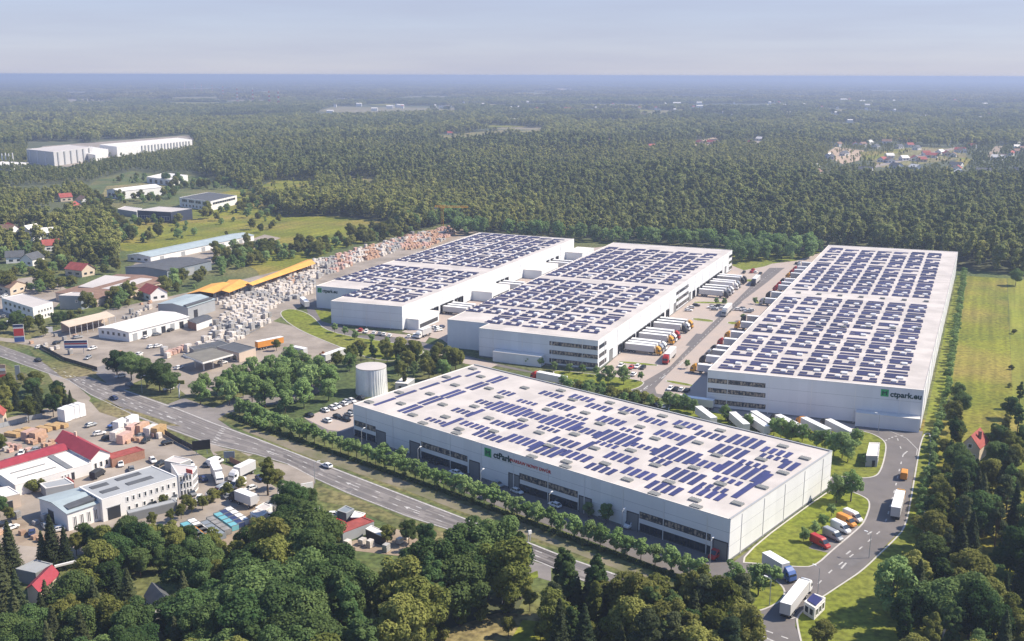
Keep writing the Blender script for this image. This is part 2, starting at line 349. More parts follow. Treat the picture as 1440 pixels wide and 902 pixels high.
# one big ground sheet, finer near the camera so that noise shading stays stable
g = MB(); g.add([(-29000, -250, 0), (29000, -250, 0), (29000, 45000, 0), (-29000, 45000, 0)], [(0, 1, 2, 3)])
tag(g.build('ground', 'ground'), kind='structure')
FOREST = [(-300,112),(1740,112),(1740,400),(1440,388),(1345,378),(1150,352),(1030,348),(860,338),(690,330),(655,316),(640,303),(600,322),(566,330),(545,312),(470,304),(400,306),(352,268),(300,252),(262,244),(228,246),(190,240),(140,252),(112,268),(140,300),(160,325),(170,350),(165,372),(120,372),(60,352),(0,372),(-300,390)]
sheet('forest_floor', FOREST, 'forest_floor', 0.02)
CLEAR = [                                                           # clearings: polygon, ground
    ([(366,262),(385,254),(446,254),(440,268),(395,280),(372,276)], 'meadow'),
    ([(470,258),(500,250),(540,252),(520,258)], 'meadow_dry'),
    ([(1158,218),(1175,207),(1215,212),(1208,226),(1185,231)], 'sand'),
    ([(1208,214),(1290,208),(1292,222),(1215,226)], 'meadow'),
    ([(1290,206),(1355,210),(1360,222),(1290,232),(1240,236),(1225,228)], 'meadow_dry'), ([(1228,233),(1300,216),(1345,207),(1349,209),(1304,219),(1232,236)], 'yard'),
    ([(1318,242),(1352,222),(1368,224),(1345,246)], 'meadow'),
    ([(1386,220),(1400,206),(1410,206),(1398,224)], 'dirt'),
    ([(445,157),(470,150),(510,151),(640,152),(640,156),(500,159)], 'far_fields'),
    ([(600,194),(625,190),(770,178),(700,186),(770,182),(766,186),(640,198)], 'meadow_dry'),
    ([(690,182),(715,178),(768,179),(762,183)], 'far_fields'),
    ([(898,158),(922,156),(915,162),(900,162)], 'far_fields'),
    ([(975,200),(1010,192),(1010,205),(978,208)], 'sand'),
    ([(1035,200),(1072,197),(1070,206)], 'yard'),
    ([(1084,166),(1118,164),(1114,168)], 'sand'), ([(1090,152),(1114,152),(1112,155)], 'far_fields'),
    ([(1160,164),(1184,161),(1180,165)], 'meadow_dry'), ([(1270,166),(1300,163),(1296,167)], 'sand'),
    ([(0,131),(32,128),(30,133),(0,134)], 'far_fields'), ([(90,140),(160,139),(158,143),(95,143)], 'yard'),
    ([(290,139),(350,138),(400,143),(330,143)], 'far_fields'),
    ([(840,203),(860,198),(860,207)], 'sand'), ([(893,208),(925,202),(922,212)], 'yard'),
    ([(34,232),(60,206),(275,190),(276,202),(180,216),(95,235)], 'yard'),
    ([(140,280),(150,262),(230,256),(236,270),(160,282)], 'meadow_dry'),
]
for i, (poly, m) in enumerate(CLEAR): sheet('field', poly, m, 0.04+.008*i)
# meadows behind the building yard and the fields on the right
sheet('meadow', [(168,352),(172,318),(250,300),(262,285),(345,262),(400,306),(470,304),(548,314),(552,330),(470,352),(372,398),(360,380),(300,346),(210,356)], 'meadow', 0.015)
sheet('field', [(1352,388),(1416,392),(1424,560),(1440,650),(1385,640),(1345,600),(1332,545)], 'meadow', 0.015)
sheet('field', [(1417,391),(1500,400),(1560,660),(1440,650),(1424,560)], 'meadow_bright', 0.015)
sheet('meadow', [(1346,388),(1360,388),(1338,545),(1312,640),(1290,770),(1225,860),(1190,902),(1150,905),(1118,880),(1160,838),(1230,795),(1272,741),(1298,607)], 'lawn', 0.019)
sheet('meadow', [(1290,590),(1500,600),(1600,920),(1150,920),(1190,880),(1240,800)], 'meadow', 0.008)
sheet('wood_floor', [(-60,860),(130,850),(215,842),(330,875),(375,835),(440,806),(470,855),(545,876),(640,838),(738,838),(725,866),(600,902),(540,1040),(-60,1040)], 'forest_floor', 0.010)
sheet('meadow', [(560,945),(600,895),(700,862),(850,868),(960,935)], 'meadow_dry', 0.012)
sheet('meadow', [(715,905),(735,872),(800,878),(815,910)], 'meadow_bright', 0.018)
# yards and hard standing
sheet('building_yard', [(-60,470),(40,478),(88,462),(150,436),(262,412),(430,372),(560,334),(640,318),(676,326),(560,372),(470,398),(443,432),(430,428),(384,452),(330,482),(240,508),(222,524),(186,540),(150,524),(40,486)], 'yard', 0.026)
sheet('lorry_park', [(222,524),(240,508),(330,482),(384,452),(408,458),(444,470),(487,484),(470,503),(436,516),(360,528),(310,548),(262,556)], 'yard', 0.032)
sheet('dirt_yard', [(560,350),(640,318),(672,322),(600,352)], 'dirt', 0.038)
sheet('commercial_yard', [(-40,600),(120,562),(150,576),(225,602),(262,628),(290,645),(360,668),(395,690),(440,700),(424,735),(380,780),(300,778),(262,760),(160,770),(90,800),(-40,800)], 'yard', 0.026)
sheet('dirt_yard', [(260,760),(310,716),(380,706),(384,745),(360,770)], 'dirt', 0.032)
sheet('dirt_yard', [(484,764),(560,744),(590,758),(560,782),(500,775)], 'dirt', 0.032)
sheet('dirt_yard', [(0,735),(60,728),(110,752),(60,770),(0,765)], 'dirt', 0.032)
sheet('dirt_yard', [(170,395),(190,370),(330,345),(372,330),(395,335),(330,360),(300,372),(240,395)], 'yard', 0.030)
sheet('garden_path', [(0,395),(60,388),(100,410),(70,440),(0,448)], 'yard', 0.024)
# logistics park: asphalt apron, paved yards, roads
sheet('park_road', [(438,452),(470,447),(462,470),(560,474),(620,488),(640,496),(700,512),(780,530),(880,545),(994,568),(1203,596),(1298,607),(1290,640),(1281,690),(1272,741),(1235,778),(1211,802),(1159,836),(1119,869),(1118,882),(1131,903),(1055,903),(1053,860),(1010,838),(960,810),(700,712),(470,618),(430,590),(498,560),(700,640),(1000,740),(1030,792),(1165,690),(1172,655),(1100,610),(930,560),(660,508),(590,490),(480,472),(436,462)], 'asphalt', 0.044)
sheet('paved_yard', [(842,524),(882,560),(938,560),(994,572),(1110,420),(1150,352),(1030,350)], 'paver', 0.038)
sheet('paved_yard', [(842,524),(1030,352),(1168,348),(996,568),(930,552),(905,548),(870,536)], 'paver', 0.050)
sheet('paved_yard', [(565,467),(806,352),(860,346),(632,486),(622,478),(600,474)], 'paver', 0.050)
sheet('lawn', [(1030,374),(1046,380.5),(1075,375),(1086,371),(1120,367),(1158,354),(1030,346)], 'lawn', 0.062)
sheet('park_road', [(874,560),(884,549),(942,516),(998,458),(1026,432),(1069,389),(1082,377),(1104,377),(1098,381),(1080,396.5),(1036,429.6),(1008,459),(957,508.7),(934,531.6),(921,546),(925,560)], 'asphalt', 0.056)
sheet('car_park', [(427.5,588),(498,560),(500,600),(482,607),(462,605)], 'paver', 0.050)
sheet('car_park', [(500,462),(560,470),(604,474),(598,482),(552,474),(500,468)], 'paver', 0.050)
sheet('loading_apron', [(996,570),(1150,588),(1206,598),(1190,612),(1100,600),(1000,577)], 'paver', 0.050)
for p in ([(870,507.5),(926,512.6),(924,516),(869,511)], [(975,447),(1005,450.5),(1003,454),(972,450.5)], [(1044,393),(1066,393.6),(1064,397),(1042,396)], [(937,534),(976,541),(974,545),(935,538)], [(1024,452),(1048,454.5),(1046,458),(1021,456)], [(976,424),(1030,425.5),(1028,428),(974,427)], [(1062,424),(1082,426),(1080,429),(1059,427)]):
    island('grass_island', p, it=1)
island('lawn', [(769,519),(843,527.5),(908,535.5),(903,544),(886,549.5),(869,551.5),(852,548),(793,536)])
island('lawn', [(946,560),(985,574),(1060,594),(1130,606),(1207,606),(1225,609),(1244,619),(1248,630),(1240,664),(1228,673),(1195,673),(1170,668),(1162,688),(1030,650),(935,585)])
island('lawn', [(1027.5,791),(1164,690),(1180,686),(1211,696),(1226,706),(1219,730),(1211,742),(1171,775),(1147,797.6),(1122,798.5),(1073,794)])
island('lawn', [(990,822),(1076,806),(1105,826),(1104,843),(1080,857),(1055,863),(1030,852)])
island('lawn', [(1120,880),(1119,867),(1140,849),(1158,838),(1185,820),(1211,803),(1236,779),(1256,760),(1273,741),(1282,690),(1288,655),(1293,626),(1299,609),(1312,610),(1304,690),(1296,760),(1340,800),(1330,930),(1180,960),(1128,915)])
island('lawn', [(390,441),(405,434),(424,437),(442,446),(460,468),(556,483),(590,488),(600,500),(540,512),(470,486),(412,461)])
sheet('grass_strip', [(442,434),(466,440),(466,456),(452,452)], 'lawn', 0.062)
sheet('park_road', [(428,424),(443,420),(466,452),(500,468),(500,474),(452,470),(434,444)], 'asphalt', 0.056)
sheet('parking_bays', [(1137,771.7),(1168,779),(1211,743),(1184,725)], 'asphalt_old', 0.11)
sheet('paved_yard', [(640,497),(672,508),(700,513),(690,518),(655,512),(610,500)], 'paver', 0.062)
# main road
UP = [(-70,462),(0,485.7),(158,542),(250,574),(300,594),(360,616),(472,659),(645.6,725.7),(727,756),(790,781),(870,808.7),(937,836),(1000,862),(1060,888),(1140,925)]
LO = [(-70,480),(0,502),(51,520),(97,536),(127,556),(189,586),(293,625),(360,640),(403,653),(441.6,673),(487.5,694),(571.6,727),(632,746),(762,793),(805,812),(927,856),(985,885),(1040,910),(1110,950)]
sheet('main_road', UP+LO[::-1], 'asphalt_old', 0.050)
def resample(pts, n):
    P = [G(*p) for p in pts]; d = [0]
    for a, b in zip(P, P[1:]): d.append(d[-1]+(b-a).length)
    out = []; j = 0
    for k in range(n):
        s = d[-1]*k/(n-1)
        while j < len(P)-2 and d[j+1] < s: j += 1
        t = (s-d[j])/(d[j+1]-d[j]); out.append(P[j].lerp(P[j+1], t))
    return out
NU = 200; Us = resample(UP, NU); Ls = resample(LO, NU)
def ribbon(mb, pts, w, z):
    for a, b in zip(pts, pts[1:]):
        d = (b-a).normalized(); n = Vector((-d.y, d.x, 0))*w/2
        mb.add([(a-n).to_tuple()[:2]+(z,), (b-n).to_tuple()[:2]+(z,), (b+n).to_tuple()[:2]+(z,), (a+n).to_tuple()[:2]+(z,)], [(0, 1, 2, 3)])
mk = MB()
def lane(f): return [Us[i]*(1-f)+Ls[i]*f for i in range(NU)]
ribbon(mk, lane(0.05)[70:], 0.45, 0.058); ribbon(mk, lane(0.955)[10:190], 0.25, 0.058)
for f in (0.36, 0.66):
    q = lane(f)
    for i in range(0, NU-3, 4): ribbon(mk, q[i:i+2], 0.28, 0.058)
q = lane(0.52)
for i in range(50, 92, 3): ribbon(mk, q[i:i+2], 0.5, 0.058)
for f0, i in ((0.5, 86), (0.56, 112), (0.5, 131), (0.56, 143), (0.5, 158)):     # arrows on the lanes
    a = lane(f0); ribbon(mk, a[i:i+3], 0.3, 0.058)
    p = a[i]; d = (a[i]-a[i+1]).normalized(); n = Vector((-d.y, d.x, 0))
    mk.add([((p+n*.7).x, (p+n*.7).y, .058), ((p-n*.7).x, (p-n*.7).y, .058), ((p+d*2).x, (p+d*2).y, .058)], [(0, 1, 2)])
for k in range(7):                                                  # zebra crossing
    p = Us[100].lerp(Ls[100], 0.14+k*0.12); d = (Us[101]-Us[100]).normalized(); ribbon(mk, [p-d*1.2, p+d*1.2], 0.35, 0.058)
tag(mk.build('road_markings', 'paint'), kind='structure')
mk = MB()
for f in (.12, .20, .28, .42, .50, .58, .74, .82, .90):
    q = lane(f); i = 0
    while i < NU-8:
        n_ = random.randint(4, 14); ribbon(mk, q[i:i+n_], random.uniform(.5, .9), 0.0545); i += n_+random.randint(0, 3)
tag(mk.build('worn_lanes', 'asphalt'), kind='structure')
mk = MB()
for _ in range(16):
    i = random.randint(5, NU-10); f = random.uniform(.1, .9); q = lane(f); ribbon(mk, q[i:i+random.randint(2, 4)], random.uniform(1.5, 3), 0.0562)
for a, b, w_ in (((1225,775),(1180,800),3), ((1265,700),(1262,720),3), ((1130,850),(1110,870),3), ((985,470),(970,487),4), ((1040,425),(1025,437),3)): ribbon(mk, [G(*a), G(*b)], w_, 0.0605)
tag(mk.build('road_patches', 'asphalt_patch'), kind='structure')
mk = MB()
def dash(px, w=0.22, L=2.2, gap=3.2, z=0.064):
    P = [G(*p) for p in px]
    for a, b in zip(P, P[1:]):
        n = max(1, int((b-a).length/(L+gap))); d = (b-a).normalized(); s = (b-a).length/n
        for i in range(n): ribbon(mk, [a+d*(i*s), a+d*(i*s+L)], w, z)
dash([(908,548),(950,514),(1006,457),(1032,430),(1076,391),(1094,377)])
dash([(1262,617),(1270,640),(1265,660),(1258,690),(1247,730),(1237,748),(1200,780),(1170,802),(1140,832),(1112,858)], 0.35)
dash([(1122,868),(1075,880)], 0.3); dash([(1245,620),(1258,614),(1275,612)], 0.5, 1.0, 0.8)
dash([(1057,880),(1120,903)], 0.4, 1.6, 1.2)
for a, b in (((1196,752),(1200,748)), ((1190,780),(1196,775)), ((1220,752),(1226,748)), ((1270,640),(1276,635)), ((1183,800),(1190,792)), ((905,548),(911,543)), ((897,553),(902,549)), ((930,533),(936,528)), ((955,515),(961,509))):
    ribbon(mk, [G(*a), G(*b)], 0.45, 0.064)
ribbon(mk, [G(*p) for p in ((1250,606),(1275,617),(1290,632),(1289,640))], 0.25, 0.064)
tag(mk.build('road_markings', 'paint'), kind='structure')
# side roads, aprons, cycle path, verges
sheet('side_road', [(228,572),(258,560),(300,574),(345,556),(420,546),(440,536),(470,540),(430,562),(345,575),(318,582),(306,590),(330,606),(300,598)], 'asphalt_old', 0.048)
sheet('side_road', [(128,520),(150,512),(190,530),(182,548),(158,546)], 'asphalt_old', 0.044)
sheet('driveway', [(380,648),(416,657),(444,672),(440,690),(398,694),(392,672)], 'yard', 0.054)
sheet('driveway', [(290,622),(312,630),(356,640),(340,645),(300,640)], 'yard', 0.054)
sheet('driveway', [(60,514),(100,536),(128,560),(120,572),(80,545)], 'yard', 0.046)
sheet('driveway', [(720,778),(742,788),(775,797),(775,818),(730,805)], 'asphalt_old', 0.046)
sheet('verge', [(300,588),(318,582),(345,590),(500,645),(700,722),(1000,838),(1052,862),(1046,880),(940,832),(790,777),(646,722),(472,655),(360,613)], 'verge', 0.020)
sheet('dirt_path', [(345,601),(436,631),(559,673),(640,705),(760,751),(940,819),(940,828),(760,760),(636,715),(556,684),(430,641),(340,605)], 'path_dirt', 0.030)
sheet('verge', [(90,533),(48,500),(40,490),(84,508),(138,524),(130,528)], 'verge', 0.056)
sheet('verge', [(0,510),(25,520),(66,540),(40,545),(0,530)], 'verge', 0.056)
sheet('verge', [(128,566),(150,562),(190,586),(178,592),(140,580)], 'verge', 0.056)
sheet('verge', [(258,612),(296,625),(290,630),(264,628)], 'verge', 0.056)
sheet('verge', [(300,636),(330,632),(362,648),(366,658),(330,655)], 'verge', 0.060)
sheet('verge', [(440,690),(450,684),(490,697),(570,731),(632,752),(700,775),(700,790),(600,765),(500,715),(450,705)], 'verge', 0.056)
sheet('verge', [(255,600),(226,598),(150,566),(200,582)], 'verge', 0.056)
sheet('verge', [(742,808),(756,803),(757,812),(738,818)], 'lawn', 0.060)

# ---------------------------------------------------------------- buildings
def corners(px, h):
    c = [G(*p, h) for p in px]
    if len(c) == 3: c.append(c[0]+c[2]-c[1])
    A = sum(c[i].x*c[(i+1) % len(c)].y-c[(i+1) % len(c)].x*c[i].y for i in range(len(c)))
    return c
def outn(a, b, cen):
    d = (b-a); n = Vector((d.y, -d.x, 0)).normalized()
    return n if n.dot((a+b)/2-cen) > 0 else -n
def centre(c):
    s = Vector((0, 0, 0))
    for p in c: s += p
    s /= len(c); return Vector((s.x, s.y, 0))
def wall_at(a, b, x, z):
    """fraction along wall a-b whose point at height z shows at photo column x"""
    lo, hi = -0.2, 1.2; A = PJ((a.x, a.y, z))[0]; B = PJ((b.x, b.y, z))[0]
    for _ in range(40):
        m = (lo+hi)/2; p = a.lerp(b, m); v = PJ((p.x, p.y, z))[0]
        if (v < x) == (A < B): lo = m
        else: hi = m
    return (lo+hi)/2
def wbox(mb, a, b, cen, u0, u1, z0, z1, d0=-0.05, d1=0.06, mi=0):
    n = outn(a, b, cen); p = a.lerp(b, u0); q = a.lerp(b, u1)
    f = lambda v, d, z: (v.x+n.x*d, v.y+n.y*d, z)
    mb.hexa([f(p, d1, z0), f(q, d1, z0), f(q, d0, z0), f(p, d0, z0)], [f(p, d1, z1), f(q, d1, z1), f(q, d0, z1), f(p, d0, z1)], mi)
def window(root, a, b, cen, u0, u1, z0, z1, name='window', panes=1, gm='glass', fm='grey'):
    L = (b-a).length; g = MB(); wbox(g, a, b, cen, u0, u1, z0, z1, -0.06, 0.05); o = g.build(name, gm, root)
    if panes > 0:
        fr = MB(); e = 0.09/L
        wbox(fr, a, b, cen, u0-e, u1+e, z0-0.14, z0-0.002, -0.04, 0.12); wbox(fr, a, b, cen, u0-e, u1+e, z1+0.002, z1+0.12, -0.04, 0.10)
        for i in range(panes+1):
            u = u0+(u1-u0)*i/panes; wbox(fr, a, b, cen, u-e, u+e, z0, z1, -0.03, 0.085)
        fr.build('frame', fm, o)
    return o
def flat_building(name, label, cat, px, h, wallm, roofm='roof_membrane', parapet=0.5, group=None, pm='parapet'):
    c = corners(px, h); cen = centre(c); root = thing(name, label, cat, cen, 0, group)
    mb = MB(); mb.prism([p for p in c], -0.1, h-0.15); mb.build('wall', wallm, root)
    inn = [cen+(Vector((p.x, p.y, 0))-cen)*(1-0.45/max(2, (Vector((p.x, p.y, 0))-cen).length)) for p in c]
    out = [cen+(Vector((p.x, p.y, 0))-cen)*(1+0.06/max(2, (Vector((p.x, p.y, 0))-cen).length)) for p in c]
    n = len(c); r = MB(); r.prism(inn, h-0.14, h-parapet*0.5 if parapet > 0.3 else h-0.1); r.build('roof', roofm, root)
    k = MB(); k.v = [(p.x, p.y, h-0.148) for p in out]+[(p.x, p.y, h+0.05) for p in out]+[(p.x, p.y, h+0.05) for p in inn]+[(p.x, p.y, h-0.2) for p in inn]
    for i in range(n):
        j = (i+1) % n
        for q in range(3): k.f.append([q*n+i, q*n+j, q*n+n+j, q*n+n+i]); k.m.append(0)
    k.build('parapet', pm, root)
    return root, c, cen
def gable_building(name, label, cat, px, h, rise, wallm, roofm, along=0, over=0.4, group=None, world=None):
    """ridge parallel to edge 0-1 (along=0) or 1-2 (along=1)"""
    c = world or corners(px, h); cen = centre(c); root = thing(name, label, cat, cen, 0, group)
    if along: c = c[1:]+c[:1]
    a, b, d, e = [Vector((p.x, p.y, h)) for p in c]
    r0 = (a+e)/2+Vector((0, 0, rise)); r1 = (b+d)/2+Vector((0, 0, rise))
    mb = MB(); bt = [Vector((p.x, p.y, -0.1)) for p in (a, b, d, e)]
    mb.add(bt+[a, b, d, e, r0, r1], [(0,1,5,4),(2,3,7,6),(1,2,6,9,5),(3,0,4,8,7),(3,2,1,0)]); mb.build('wall', wallm, root)
    ax = (b-a).normalized()*over; rm = MB()
    for p, q, s0, s1 in ((a, b, r0, r1), (e, d, r0, r1)):
        o1 = (p-r0)*(over/max(0.5, (p-r0).length)); t = Vector((0, 0, 0.16))
        P, Q, S0, S1 = p+o1-ax, q+o1+ax, s0-ax, s1+ax
        z3 = Vector((0, 0, 0.012))
        rm.hexa([P+z3, Q+z3, S1+z3, S0+z3], [P+t, Q+t, S1+t, S0+t])
    rm.build('roof', roofm, root)
    return root, [a, b, d, e], cen

def solar_strip(mb, P, ax, ay, x0, x1, y0, y1, z, tilt=0.25):
    p = lambda x, y, zz: (P.x+ax.x*x+ay.x*y, P.y+ax.y*x+ay.y*y, zz)
    mb.hexa([p(x0, y0, z), p(x1, y0, z), p(x1, y1, z), p(x0, y1, z)], [p(x0, y0, z+.14), p(x1, y0, z+.14), p(x1, y1, z+.14+tilt), p(x0, y1, z+.14+tilt)])
def roof_grid(root, c, h, nc, rows, m0, m1, skip, seed):
    """cells of solar rows with white smoke hatches; c = FL, FR, BR, BL"""
    rd = random.Random(seed); fl, fr, br, bl = c[:4]; z = h-0.1; W = (fr-fl).length; hatch = 0
    ax = (fr-fl).normalized(); ay = ((bl-fl)).normalized(); cw = (W-m0-m1)/nc; n = 0
    L = (bl-fl).length; sky_mb = MB(); cnt = 0
    for (t0, t1) in rows:
        for k in range(nc):
            x = m0+k*cw+0.8; P = fl+ax*x+ay*(t0*L); d = (t1-t0)*L; ww = cw-1.6
            if skip(x+cw/2, t0*L): continue
            mb = MB(); v = rd.random(); D = d-1.2
            # thin row, double row with hatch gap, wide block, thin row
            solar_strip(mb, P, ax, ay, 0, ww, 0, D*.075, z)
            if v > .12: solar_strip(mb, P, ax, ay, 0, ww*.34, D*.17, D*.25, z); solar_strip(mb, P, ax, ay, ww*.66, ww*.97, D*.17, D*.25, z)
            for q in range(3):
                y = D*(.42+q*.098)
                if v < .25 and q < 2: solar_strip(mb, P, ax, ay, ww*.25*q, ww*(.55+.1*q), y, y+D*.085, z)
                elif q < 2: solar_strip(mb, P, ax, ay, ww*.04, ww*.5, y, y+D*.092, z); (rd.random() < .35) and solar_strip(mb, P, ax, ay, ww*.84, ww*.98, y, y+D*.085, z)
                else: solar_strip(mb, P, ax, ay, 0, ww, y, y+D*.075, z)
            if v > .3: solar_strip(mb, P, ax, ay, ww*.05, ww*.95, D*.82, D*.89, z)
            mb.build('solar_array', 'solar_dark', root); cnt += 1
            for (hx, hy, s) in ((.70, .45, 2.1), (.5, .2, 1.5)):
                if cnt % 2 or hx > .6:
                    C = P+ax*(ww*hx)+ay*(D*hy); sky_mb = MB()
                    if hatch < 100:
                        sky_mb.box((C.x, C.y, z+.28), (s, s*1.15, .56), math.atan2(ax.y, ax.x)); sky_mb.build('roof_hatch', 'skylight', root); hatch += 1
    return cnt
def dock(root, a, b, cen, u, wid=3.0, hgt=4.2):
    L = (b-a).length; e = wid/2/L
    d = MB(); wbox(d, a, b, cen, u-e, u+e, 1.0, hgt, -0.06, 0.05); o = d.build('dock_door', 'dark', root)
    f = MB(); wbox(f, a, b, cen, u-e*1.35, u-e*1.002, 0.6, hgt, -0.05, 0.55); wbox(f, a, b, cen, u+e*1.002, u+e*1.35, 0.6, hgt, -0.05, 0.55); wbox(f, a, b, cen, u-e*1.35, u+e*1.35, hgt+.003, hgt+0.5, -0.05, 0.55)
    f.build('dock_seal', 'black', o)
def text_sign(root, text, a, b, cen, u, z, size, m, name='lettering', bold=0.012, depth=0.06):
    cu = bpy.data.curves.new(name, 'FONT'); cu.body = text; cu.size = size; cu.extrude = depth; cu.offset = bold*size; cu.align_x = 'LEFT'; cu.align_y = 'CENTER'; cu.resolution_u = 3
    o = bpy.data.objects.new(name, cu); COL.objects.link(o)
    n = outn(a, b, cen); p = a.lerp(b, u); d = (b-a).normalized()
    M = Matrix((d, Vector((0, 0, 1)), n)).transposed().to_4x4(); M.translation = Vector((p.x+n.x*0.09, p.y+n.y*0.09, z))
    dg = bpy.context.evaluated_depsgraph_get(); me = bpy.data.meshes.new_from_object(o.evaluated_get(dg)); bpy.data.objects.remove(o)
    me.transform(M); off = chain_off(root); me.transform(Matrix.Translation(-off)); me.materials.clear(); me.materials.append(MATS[m])
    return link(name, me, root)
def logo(root, a, b, cen, u, z, s, m='green_sign'):
    g = MB(); L = (b-a).length; wbox(g, a, b, cen, u, u+s/L, z-s/2, z+s/2, -0.05, 0.08); o = g.build('logo', m, root)
    k = MB(); n = outn(a, b, cen); d = (b-a).normalized(); p = a.lerp(b, u)
    P = lambda x, y: (p.x+d.x*x*s+n.x*0.11, p.y+d.y*x*s+n.y*0.11, z-s/2+y*s)
    k.add([P(.18, .2), P(.34, .2), P(.34, .55), P(.5, .40), P(.66, .55), P(.66, .2), P(.82, .2), P(.82, .82), P(.5, .58), P(.18, .82)], [(0, 1, 2, 9), (2, 3, 8, 9), (3, 4, 7, 8), (4, 5, 6, 7)]); k.build('emblem', 'ink_green', o)

# ---------------------------------------------------------------- the four warehouses
DOCKS = {}
def strip_windows(root, a, b, cen, x0, x1, z0, z1, panes, gm='blind'):
    u0, u1 = sorted((wall_at(a, b, x0, (z0+z1)/2), wall_at(a, b, x1, (z0+z1)/2)))
    return window(root, a, b, cen, u0, u1, z0, z1, 'window_band', panes, gm, 'dark')
def sectional_door(root, a, b, cen, x0, x1, hgt):
    u0, u1 = sorted((wall_at(a, b, x0, hgt/2), wall_at(a, b, x1, hgt/2)))
    g = MB(); wbox(g, a, b, cen, u0, u1, 0.02, hgt, -0.06, 0.04); o = g.build('loading_door', 'midgrey', root)
    f = MB(); e = (u1-u0)*.06; wbox(f, a, b, cen, u0-e, u0-.0001, 0.02, hgt+.25, -0.04, 0.12); wbox(f, a, b, cen, u1+.0001, u1+e, 0.02, hgt+.25, -0.04, 0.12); wbox(f, a, b, cen, u0, u1, hgt+.004, hgt+.25, -0.04, 0.12)
    f.build('door_frame', 'dark', o)
# A: nearest hall along the main road
for _n, _h in (('a', -40.3), ('b', -24.3), ('c', -24), ('d', -24.7)):
    m = panelmat('roof_'+_n, (0.55, 0.50, 0.465), R(_h), .9, .92, .75, 1 if _n != 'a' else 0); t_ = m.node_tree
    # ponding marks and dirt
    b_ = t_.nodes['Principled BSDF']; src_ = b_.inputs['Base Color'].links[0].from_socket; g_ = t_.nodes.new('ShaderNodeNewGeometry'); n_ = t_.nodes.new('ShaderNodeTexNoise'); n_.inputs['Scale'].default_value = .11; n_.inputs['Detail'].default_value = 9; t_.links.new(g_.outputs['Position'], n_.inputs['Vector'])
    r_ = t_.nodes.new('ShaderNodeMapRange'); r_.inputs[1].default_value = .38; r_.inputs[2].default_value = .58; r_.inputs[3].default_value = .87; r_.inputs[4].default_value = 1.03; t_.links.new(n_.outputs[0], r_.inputs[0])
    v_ = t_.nodes.new('ShaderNodeVectorMath'); v_.operation = 'SCALE'; t_.links.new(src_, v_.inputs[0]); t_.links.new(r_.outputs[0], v_.inputs['Scale']); t_.links.new(v_.outputs[0], b_.inputs['Base Color'])
def downpipes(root, a, b, cen, h, step=12.5):
    L = (b-a).length; n = int(L/step); e = .11/L
    for i in range(n):
        g = MB(); u = (i+.5)/n; wbox(g, a, b, cen, u-e, u+e, .1, h-.4, .01, .13); g.build('downpipe', 'white', root)
    g = MB(); wbox(g, a, b, cen, 0, 1, .02, .55, -.04, .05); g.build('plinth', 'midgrey', root)
    for z in (h*.36, h*.68): g = MB(); wbox(g, a, b, cen, .001, .999, z, z+.07, -.04, .012); g.build('panel_joint', 'grey', root)
hA = 11.6; headA = R(-40.3); panelmat('clad_a', (0.76, 0.76, 0.76), headA)
wa, cA, cenA = flat_building('warehouse', 'long grey warehouse nearest the main road, with blue solar bars on its pale roof', 'warehouse', [(496.4,568.3),(1027.5,731),(1170.5,634.8),(667.2,512.7)], hA, 'clad_a', 'roof_a')
fl, fr, br, bl = cA
for x0, x1 in ((499,528),(592,657),(731,812),(900,999)):
    strip_windows(wa, fl, fr, cenA, x0, x1, 4.3, 5.9, max(6, int((x1-x0)/4.5)))
    strip_windows(wa, fl, fr, cenA, x0, x1, 0.5, 2.6, max(5, int((x1-x0)/7)), 'glass')
for x0, x1 in ((530,542),(577,590),(661,674),(716,730),(815,831),(882,897),(1003,1022)): sectional_door(wa, fl, fr, cenA, x0, x1, 4.9)
u = wall_at(fl, fr, 681.5, 9.3); logo(wa, fl, fr, cenA, u, 9.3, 2.7)
L = (fr-fl).length
text_sign(wa, 'ctPark', fl, fr, cenA, u+3.6/L, 9.2, 2.7, 'ink_green', bold=.03)
text_sign(wa, 'WARSAW NOWY DWÓR', fl, fr, cenA, wall_at(fl, fr, 717, 9.0), 9.2, 1.35, 'red_sign')
